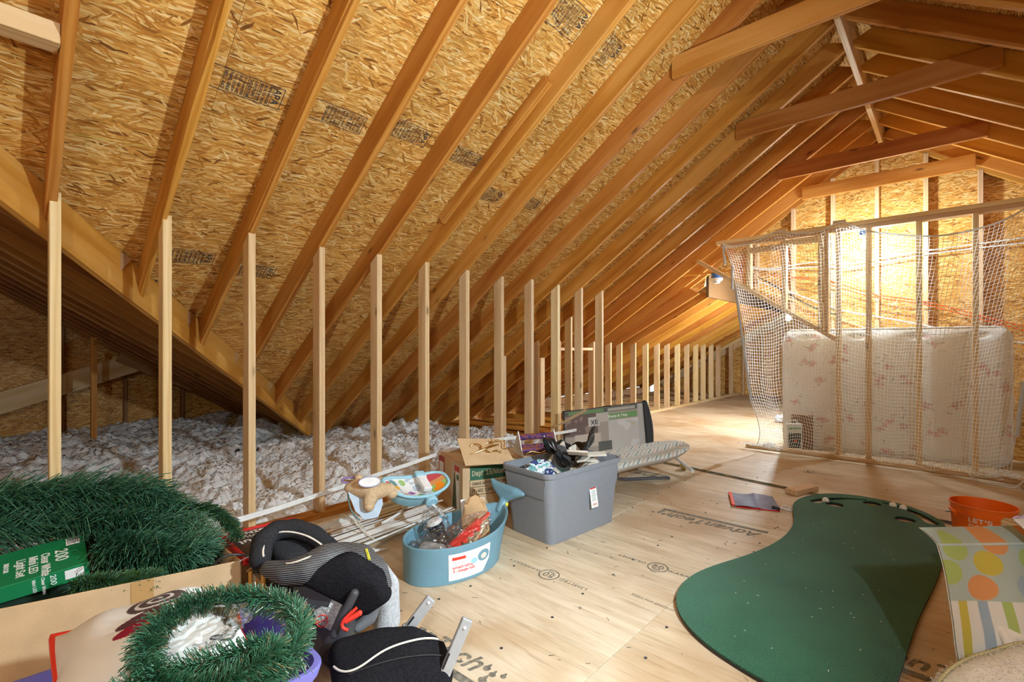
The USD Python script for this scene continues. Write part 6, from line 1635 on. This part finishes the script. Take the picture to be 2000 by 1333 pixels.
F += [(0, 2, 1), (0, 3, 2), (len(V) - 4, len(V) - 3, len(V) - 2), (len(V) - 4, len(V) - 2, len(V) - 1)]
m = trimesh.Trimesh(V, np.array(F), process=False); m.fix_normals()
single('trim_strip', m, WHITE_PL, 'long bent white trim strip lying across the clutter along the kneewall', 'trim strip', False)

# ---- bundle of white blind slats and poles on the floor
bl = thing('blind_bundle', 'loose bundle of white blind slats tied with cord on the floor by the kneewall', 'blinds', (-2.42, 1.57, 0.02), rz(94))
for k in range(9):
    part(bl, 'slat', xf(cbox(rng.uniform(0.62, 0.82), rng.uniform(0.018, 0.03), 0.004, 0.001), rz(rng.uniform(-2.5, 2.5)) @ rx(rng.uniform(-25, 25)), (rng.uniform(-0.04, 0.04), -0.14 + 0.026 * k, 0.022 + 0.007 * k)), WHITE_PL)
part(bl, 'head_rail', xf(cbox(0.80, 0.04, 0.035, 0.003), rz(1.5), (0.0, 0.12, 0.075)), WHITE_PL)
part(bl, 'wand', tube([(-0.36, -0.19, 0.03), (0.36, -0.16, 0.05)], 0.006, 8), WHITE_PL, 50)
part(bl, 'cord', tube(spline([(-0.2, -0.16, 0.03), (-0.21, -0.05, 0.085), (-0.19, 0.08, 0.11), (-0.18, 0.16, 0.06), (-0.24, 0.1, 0.10), (-0.22, -0.1, 0.06)], 50), 0.004, 6), CREAM, 60)
board(bl, 'brown_board', (-0.42, 0.17, 0.012), (0.36, 0.20, 0.012), 0.10, 0.018, (0, 0, 1), W_RAFTER)
single('cable_loop', tube(spline([(-2.12, 1.18, 0.03), (-2.10, 1.28, 0.06), (-2.14, 1.38, 0.03), (-2.22, 1.33, 0.02), (-2.20, 1.24, 0.05), (-2.08, 1.33, 0.02)], 60), 0.006, 6), WHITE_PL, 'loop of white cord lying at the head end of the baby bath', 'cord', True)

# ---- baby bouncer seat and plush bear
bs = thing('bouncer_seat', 'colourful baby bouncer seat with pale blue frame lying on the blinds', 'bouncer seat')
sO = np.array([-2.12, 1.545, 0.318])
sx_ = np.array([0.18, 0.98, -0.08]); sx_ /= np.linalg.norm(sx_)
sy_ = np.array([-0.88, 0.22, 0.42]); sy_ -= sx_ * (sy_ @ sx_); sy_ /= np.linalg.norm(sy_); sz_ = np.cross(sx_, sy_)
def seatf(u, v):
    a, r = 2 * PI * u, v
    x = 0.185 * r * np.sign(np.cos(a)) * np.abs(np.cos(a)) ** 0.8
    y = 0.085 * r * np.sign(np.sin(a)) * np.abs(np.sin(a)) ** 0.8 * (1 + 0.12 * np.cos(a))
    z = 0.05 * (x / 0.17) ** 2 - 0.03 * (1 - (y / 0.085) ** 2) * (1 - 0.4 * r)
    return sO + x[..., None] * sx_ + y[..., None] * sy_ + z[..., None] * sz_
sm_ = grid(seatf, 160, 60, thick=None)
Ua, Ra = (a.ravel() for a in np.meshgrid(np.linspace(0, 1, 160), np.linspace(0, 1, 60), indexing='ij'))
lx = 0.215 * Ra * np.cos(2 * PI * Ua); ly = 0.115 * Ra * np.sin(2 * PI * Ua)
col = np.tile((0.78, 0.78, 0.77), (len(lx), 1)).astype(float)
col[lx > 0.10] = (0.62, 0.28, 0.10)
col[(lx > 0.10) & (ly > 0.03)] = (0.50, 0.07, 0.08)
col[(lx > 0.09) & (ly < 0.0)] = (0.30, 0.50, 0.14)
for cx_, cy_, rr_, c_ in ((0.14, -0.055, 0.032, (0.85, 0.28, 0.02)), (0.16, -0.02, 0.025, (0.85, 0.28, 0.02)), (-0.02, -0.03, 0.022, (0.32, 0.12, 0.45)), (-0.12, 0.05, 0.03, (0.15, 0.30, 0.30)), (-0.10, 0.02, 0.02, (0.75, 0.42, 0.05)), (-0.05, 0.07, 0.022, (0.30, 0.50, 0.14)), (-0.16, 0.03, 0.022, (0.55, 0.08, 0.08)), (-0.06, -0.06, 0.02, (0.80, 0.25, 0.06)), (0.03, 0.02, 0.028, (0.45, 0.52, 0.62)), (0.02, -0.07, 0.018, (0.15, 0.35, 0.16))):
    col[np.hypot(lx - cx_, ly - cy_) < rr_] = c_
ngt = meshkit.noise(np.stack([lx * 60, ly * 60, 0 * lx], -1), 9)
col[(ngt > 0.72) & (lx < 0.08)] = (0.45, 0.52, 0.60)
vpart(bs, 'seat_pad', sm_, col, PRINT_CLOTH)
uu = np.linspace(0, 1, 90)[:-1]
ring_ = seatf(uu, np.ones(89))
part(bs, 'blue_rim', tube(ring_, 0.009, 8, True), WHALE_L, True)
tubm = grid(lambda u, v: seatf(u, np.ones_like(u)) * 1.0 - sz_ * (0.075 * v)[..., None] - (seatf(u, np.ones_like(u)) - sO) * (0.22 * v ** 1.5)[..., None], 90, 10)
part(bs, 'underside', tubm, WHALE_L, True)
part(bs, 'strap', xf(rbox(0.05, 0.12, 0.03, 0.008), np.stack([sx_, sy_, sz_], 1), sO + sx_ * 0.05 + sz_ * 0.02), PAPER, 30)
part(bs, 'buckle', xf(rbox(0.055, 0.035, 0.02, 0.006), np.stack([sx_, sy_, sz_], 1), sO + sx_ * 0.045 + sy_ * 0.06 + sz_ * 0.035), WHALE_L, 30)
part(bs, 'hinge_disc', xf(lathe([(0.001, -0.012), (0.032, -0.012), (0.034, 0.008), (0.026, 0.014), (0.001, 0.014)], 28), np.stack([sx_, sz_, -sy_], 1), sO + sx_ * 0.06 - sy_ * 0.105 - sz_ * 0.02), WHALE_L, 30)
part(bs, 'leg', tube(spline([sO + sx_ * 0.06 - sy_ * 0.12 - sz_ * 0.03, sO + sx_ * 0.16 - sy_ * 0.16 - sz_ * 0.12, sO + sx_ * 0.20 - sy_ * 0.14 - sz_ * 0.20], 20), 0.008, 8), WHITE_PL, 50)
part(bs, 'leg', tube(spline([sO + sx_ * 0.06 + sy_ * 0.10 - sz_ * 0.03, sO + sx_ * 0.0 + sy_ * 0.05 - sz_ * 0.20, sO - sx_ * 0.10 + sy_ * 0.05 - sz_ * 0.27], 20), 0.008, 8), WHITE_PL, 50)
part(bs, 'toy_bar', tube(spline([sO - sx_ * 0.20 + sy_ * 0.06 + sz_ * 0.03, sO - sx_ * 0.27 + sy_ * 0.06 + sz_ * 0.02, sO - sx_ * 0.36 + sy_ * 0.10 + sz_ * 0.0], 16), 0.007, 8), plain('toybar_tan', (0.40, 0.28, 0.16), 0.7), 50)
bt = thing('plush_bear', 'beige plush bear with a white label on a pale blue bib beside the bouncer seat', 'plush toy')
BEIGE = plain('bear_beige', (0.60, 0.44, 0.27), 0.95, noise=0.15, nscale=80, bump=0.8, bscale=220)
part(bt, 'body', blob([(-2.15, 1.235, 0.375, 0.045), (-2.085, 1.27, 0.36, 0.045), (-2.04, 1.335, 0.365, 0.030), (-2.07, 1.245, 0.315, 0.030), (-2.175, 1.20, 0.375, 0.025)], [(0, 1), (1, 2), (1, 3), (0, 4)], it=8, edge=0.010), BEIGE, True)
for p in ((-2.065, 1.24, 0.300), (-2.03, 1.345, 0.345)):
    part(bt, 'paw', trimesh.creation.icosphere(3, 0.026), BEIGE, True, m=mat4((1, 0, 0), (0, 1, 0), (0, 0, 1), p))
part(bt, 'ear', trimesh.creation.icosphere(2, 0.02), BEIGE, True, m=mat4((1, 0, 0), (0, 1, 0), (0, 0, 1), (-2.17, 1.245, 0.415)))
btl = part(bt, 'label', xf(extr(affinity.scale(Point(0, 0).buffer(1, 24), 0.050, 0.024), 0.003), np.stack([E1, E2, TOCAM], 1), np.array([-2.105, 1.265, 0.395]) + TOCAM * 0.052), PAPER, 30, label='white oval label')
part(btl, 'label_edge', tube([np.array([-2.105, 1.265, 0.395]) + TOCAM * 0.054 + E1 * 0.050 * math.cos(a) + E2 * 0.024 * math.sin(a) for a in np.linspace(0, 2 * PI, 36)[:-1]], 0.003, 6, True), plain('label_rim', (0.40, 0.42, 0.60), 0.6), 60)
part(btl, 'label_text', xf(text('my snuggle bear', 0.007, 0.0006, False, True), np.stack([E1, E2, TOCAM], 1), np.array([-2.105, 1.265, 0.392]) + TOCAM * 0.0555), INK)
bib = extr(Polygon([(-0.085, 0.04), (-0.05, -0.055), (-0.01, -0.095), (0.04, -0.09), (0.06, -0.04), (0.055, 0.02), (0.0, 0.05)]).buffer(0.01), 0.008)
part(bt, 'bib', xf(bib, np.stack([E1, E2, TOCAM], 1), np.array([-2.10, 1.255, 0.335]) - TOCAM * 0.012), plain('bib_blue', (0.52, 0.64, 0.78), 0.9), 30)
part(bt, 'ring', tube([np.array([-2.205, 1.215, 0.405]) + E1 * 0.034 * math.cos(a) + E2 * 0.013 * math.sin(a) for a in np.linspace(0, 2 * PI, 30)[:-1]], 0.005, 6, True), plain('ring_purple', (0.30, 0.20, 0.50), 0.5), 60)
part(bt, 'tail_strap', tube(spline([(-2.20, 1.21, 0.39), (-2.17, 1.19, 0.34), (-2.12, 1.18, 0.28), (-2.08, 1.20, 0.24)], 20), 0.004, 6), plain('strap_teal', (0.12, 0.22, 0.22), 0.8), 60)

# ---- printed carton leaning by the ironing board
tv = thing('printed_carton', 'large dark carton with printed panel, green band and rounded black end', 'carton')
Q = [np.array(p) for p in ((-2.56, 3.51, 0.01), (-2.02, 3.99, 0.10), (-2.135, 4.132, 0.547), (-2.675, 3.652, 0.457))]
ctrQ = sum(Q) / 4
nQ = np.cross(Q[1] - Q[0], Q[3] - Q[0]); nQ /= np.linalg.norm(nQ)
if nQ @ TOCAM < 0:
    nQ = -nQ
fm_ = quad(Q, 120, 90, None)
Uq, Vq = (a.ravel() for a in np.meshgrid(np.linspace(0, 1, 120), np.linspace(0, 1, 90), indexing='ij'))
col = np.tile((0.33, 0.29, 0.24), (len(Uq), 1)).astype(float)
def rect(a, b, c, d, k):
    col[(Uq >= a) & (Uq < b) & (Vq >= c) & (Vq < d)] = k
nq = meshkit.fbm(np.stack([Uq * 7, Vq * 5, 0 * Uq], -1), 3, 4)
rect(0, 0.42, 0.5, 0.9, (0.12, 0.07, 0.06)); col[(Uq < 0.42) & (Vq > 0.5) & (nq > 0.52)] = (0.24, 0.17, 0.13)
rect(0.55, 1.0, 0.0, 0.74, (0.48, 0.48, 0.46)); col[(Uq > 0.55) & (Vq < 0.74) & (nq > 0.55)] = (0.58, 0.58, 0.56)
rect(0.12, 0.45, 0.28, 0.52, (0.50, 0.44, 0.36)); rect(0.42, 0.58, 0.0, 0.35, (0.06, 0.06, 0.045))
rect(0.0, 1.0, 0.90, 1.0, (0.08, 0.09, 0.07)); rect(0.05, 0.50, 0.92, 0.98, (0.13, 0.25, 0.09)); rect(0.55, 0.9, 0.92, 0.97, (0.40, 0.38, 0.34))
rect(0.50, 0.92, 0.76, 0.86, (0.14, 0.32, 0.10)); rect(0.30, 0.44, 0.66, 0.84, (0.52, 0.51, 0.48)); rect(0.40, 0.56, 0.72, 0.90, (0.46, 0.43, 0.39))
rect(0.93, 1.0, 0.0, 1.0, (0.42, 0.42, 0.40))
tvp = vpart(tv, 'printed_panel', xf(fm_, None, nQ * 0.004), col, PRINT_PAPER)
xq = (Q[1] - Q[0]) / np.linalg.norm(Q[1] - Q[0]); yq = np.cross(nQ, xq)
RQ = np.stack([xq, yq, nQ], 1)
def at_q(u, v):
    return (Q[0] * (1 - u) + Q[1] * u) * (1 - v) + (Q[3] * (1 - u) + Q[2] * u) * v
part(tvp, 'lettering', xf(text('Sharp & Tidy', 0.022, 0.0006, True), RQ, at_q(0.55, 0.785) + nQ * 0.006), INKW)
part(tvp, 'lettering', xf(text('XE', 0.04, 0.0006, True), RQ, at_q(0.33, 0.69) + nQ * 0.006), INKB)
dk = 0.16
hul = m3.Manifold.batch_hull([m3.Manifold.sphere(0.012, 12).translate(list(np.array(p) - nQ * o)) for p in (Q[0] + [0, 0, 0.013], Q[1], Q[2], Q[3]) for o in (0.012, dk)])
part(tv, 'box_body', tm(hul), plain('dark_box', (0.045, 0.045, 0.05), 0.6, noise=0.2), 30)
ev = [at_q(1.0, v) for v in np.linspace(0.02, 1.0, 12)]
endm = m3.Manifold.batch_hull([m3.Manifold.sphere(0.028, 14).translate(list(at_q(1.03, v) + xq * 0.035 * math.sin(PI * v * 0.9 + 0.2) - nQ * o)) for v in np.linspace(0.03, 1.0, 8) for o in (0.02, dk)])
part(tv, 'black_end', tm(endm), plain('black_end', (0.035, 0.04, 0.045), 0.7, noise=0.25, nscale=120), 30)
for u_ in (0.03, 0.55):
    part(tv, 'handle', xf(rbox(0.09, 0.02, 0.03, 0.006), RQ, at_q(u_, 1.02) - nQ * 0.03), BLACK_PL, 30)
part(tv, 'torn_flap', quad([at_q(0.0, 0.78), at_q(0.30, 0.97), at_q(0.26, 1.0) + nQ * 0.03, at_q(-0.14, 0.72) + nQ * 0.05], 10, 8, 0.004), CARD, 30)
hp_ = at_q(0.86, 0.62) + nQ * 0.006
part(tvp, 'sticker', xf(cbox(0.03, 0.03, 0.001, 0.0002), RQ, hp_), KHAKI)

# ---- ironing board
ib = thing('ironing_board', 'ironing board with white and teal chevron cover lying low on the floor', 'ironing board')
p_tip, p_end = np.array([-1.73, 4.07]), np.array([-1.91, 2.80])
ax_ = (p_end - p_tip); Lb = np.linalg.norm(ax_); ax_ /= Lb; pr = np.array([-ax_[1], ax_[0]])
def halfw(s_):
    return 0.235 * np.sqrt(np.clip(1 - (1 - np.clip(s_ / 0.62, 0, 1)) ** 2.2, 0, 1)) * (1 - 0.05 * s_)
def ibf(u, v):
    s_ = u ** 1.6 * Lb
    w = halfw(s_) * (2 * v - 1)
    z = 0.25 + 0.006 * np.sin(u * 9) - 0.016 * np.abs(2 * v - 1) ** 6
    P = p_tip + s_[..., None] * ax_ + w[..., None] * pr
    return np.concatenate([P, (z + 0 * w)[..., None]], -1)
im = grid(ibf, 420, 150)
if im.face_normals[:, 2].mean() < 0:
    im.invert()
ql = im.vertices[:, :2] - p_tip
la, lb_ = ql @ ax_, ql @ pr
ph = (la + 0.9 * np.abs(((lb_ / 0.17) % 1) - 0.5) * 0.36)
k_ = (ph / 0.055) % 1
seq = np.floor(ph / 0.055).astype(int) % 7
stripe = np.array([(0.26, 0.42, 0.44), (0.52, 0.60, 0.58), (0.34, 0.40, 0.43), (0.60, 0.55, 0.50), (0.24, 0.39, 0.43), (0.50, 0.56, 0.56), (0.42, 0.50, 0.48)])[seq]
col = np.where((k_ < 0.45)[:, None], stripe, (0.74, 0.77, 0.75))
vpart(ib, 'cover', im, col, PRINT_CLOTH)
sk = np.linspace(0, 1, 120)
outl = np.vstack([ibf(sk, np.zeros(120)), ibf(sk[::-1], np.ones(120))[1:]])
part(ib, 'cover_skirt', grid(lambda u, v: np.stack([np.interp(u, np.linspace(0, 1, len(outl)), outl[:, 0]), np.interp(u, np.linspace(0, 1, len(outl)), outl[:, 1]), np.interp(u, np.linspace(0, 1, len(outl)), outl[:, 2]) - 0.055 * v], -1) + np.concatenate([(-(np.stack([np.interp(u, np.linspace(0, 1, len(outl)), outl[:, 0]), np.interp(u, np.linspace(0, 1, len(outl)), outl[:, 1])], -1) - (p_tip + ax_ * 0.7)) * (0.28 * v ** 2)[..., None]), np.zeros(u.shape + (1,))], -1), 160, 8), plain('skirt_grey', (0.50, 0.47, 0.43), 0.9), True)
STL = plain('leg_dark', (0.16, 0.16, 0.19), 0.3, 0.5, metal=0.5)
part(ib, 'leg', tube(spline([(-1.79, 3.05, 0.20), (-1.86, 3.20, 0.10), (-1.93, 3.36, 0.03), (-1.82, 3.55, 0.015), (-1.675, 3.70, 0.015)], 40), 0.013, 10), STL, 60)
part(ib, 'leg', tube([(-1.95, 2.80, 0.19), (-2.12, 3.10, 0.02)], 0.012, 10), STL, 60)
part(ib, 'tee_leg', tube([(-2.02, 4.28, 0.14), (-1.58, 3.92, 0.05)], 0.014, 10), WHITE_PL, 60)
part(ib, 'tee_leg', tube([(-1.80, 4.10, 0.095), (-1.84, 3.6, 0.18)], 0.012, 10), WHITE_PL, 60)
part(ib, 'foot_cap', tube([(-1.60, 3.937, 0.054), (-1.575, 3.915, 0.048)], 0.017, 10), WHITE_PL, 60)
part(ib, 'foot_cap', tube([(-2.0, 4.264, 0.136), (-2.025, 4.284, 0.141)], 0.017, 10), WHITE_PL, 60)
single('yellow_ball', blob([(-1.74, 4.12, 0.03, 0.03), (-1.72, 4.10, 0.028, 0.028)], it=2), plain('yellow_foam', (0.66, 0.52, 0.22), 0.8), 'yellow foam lump on the floor under the ironing board tip', 'foam', True)
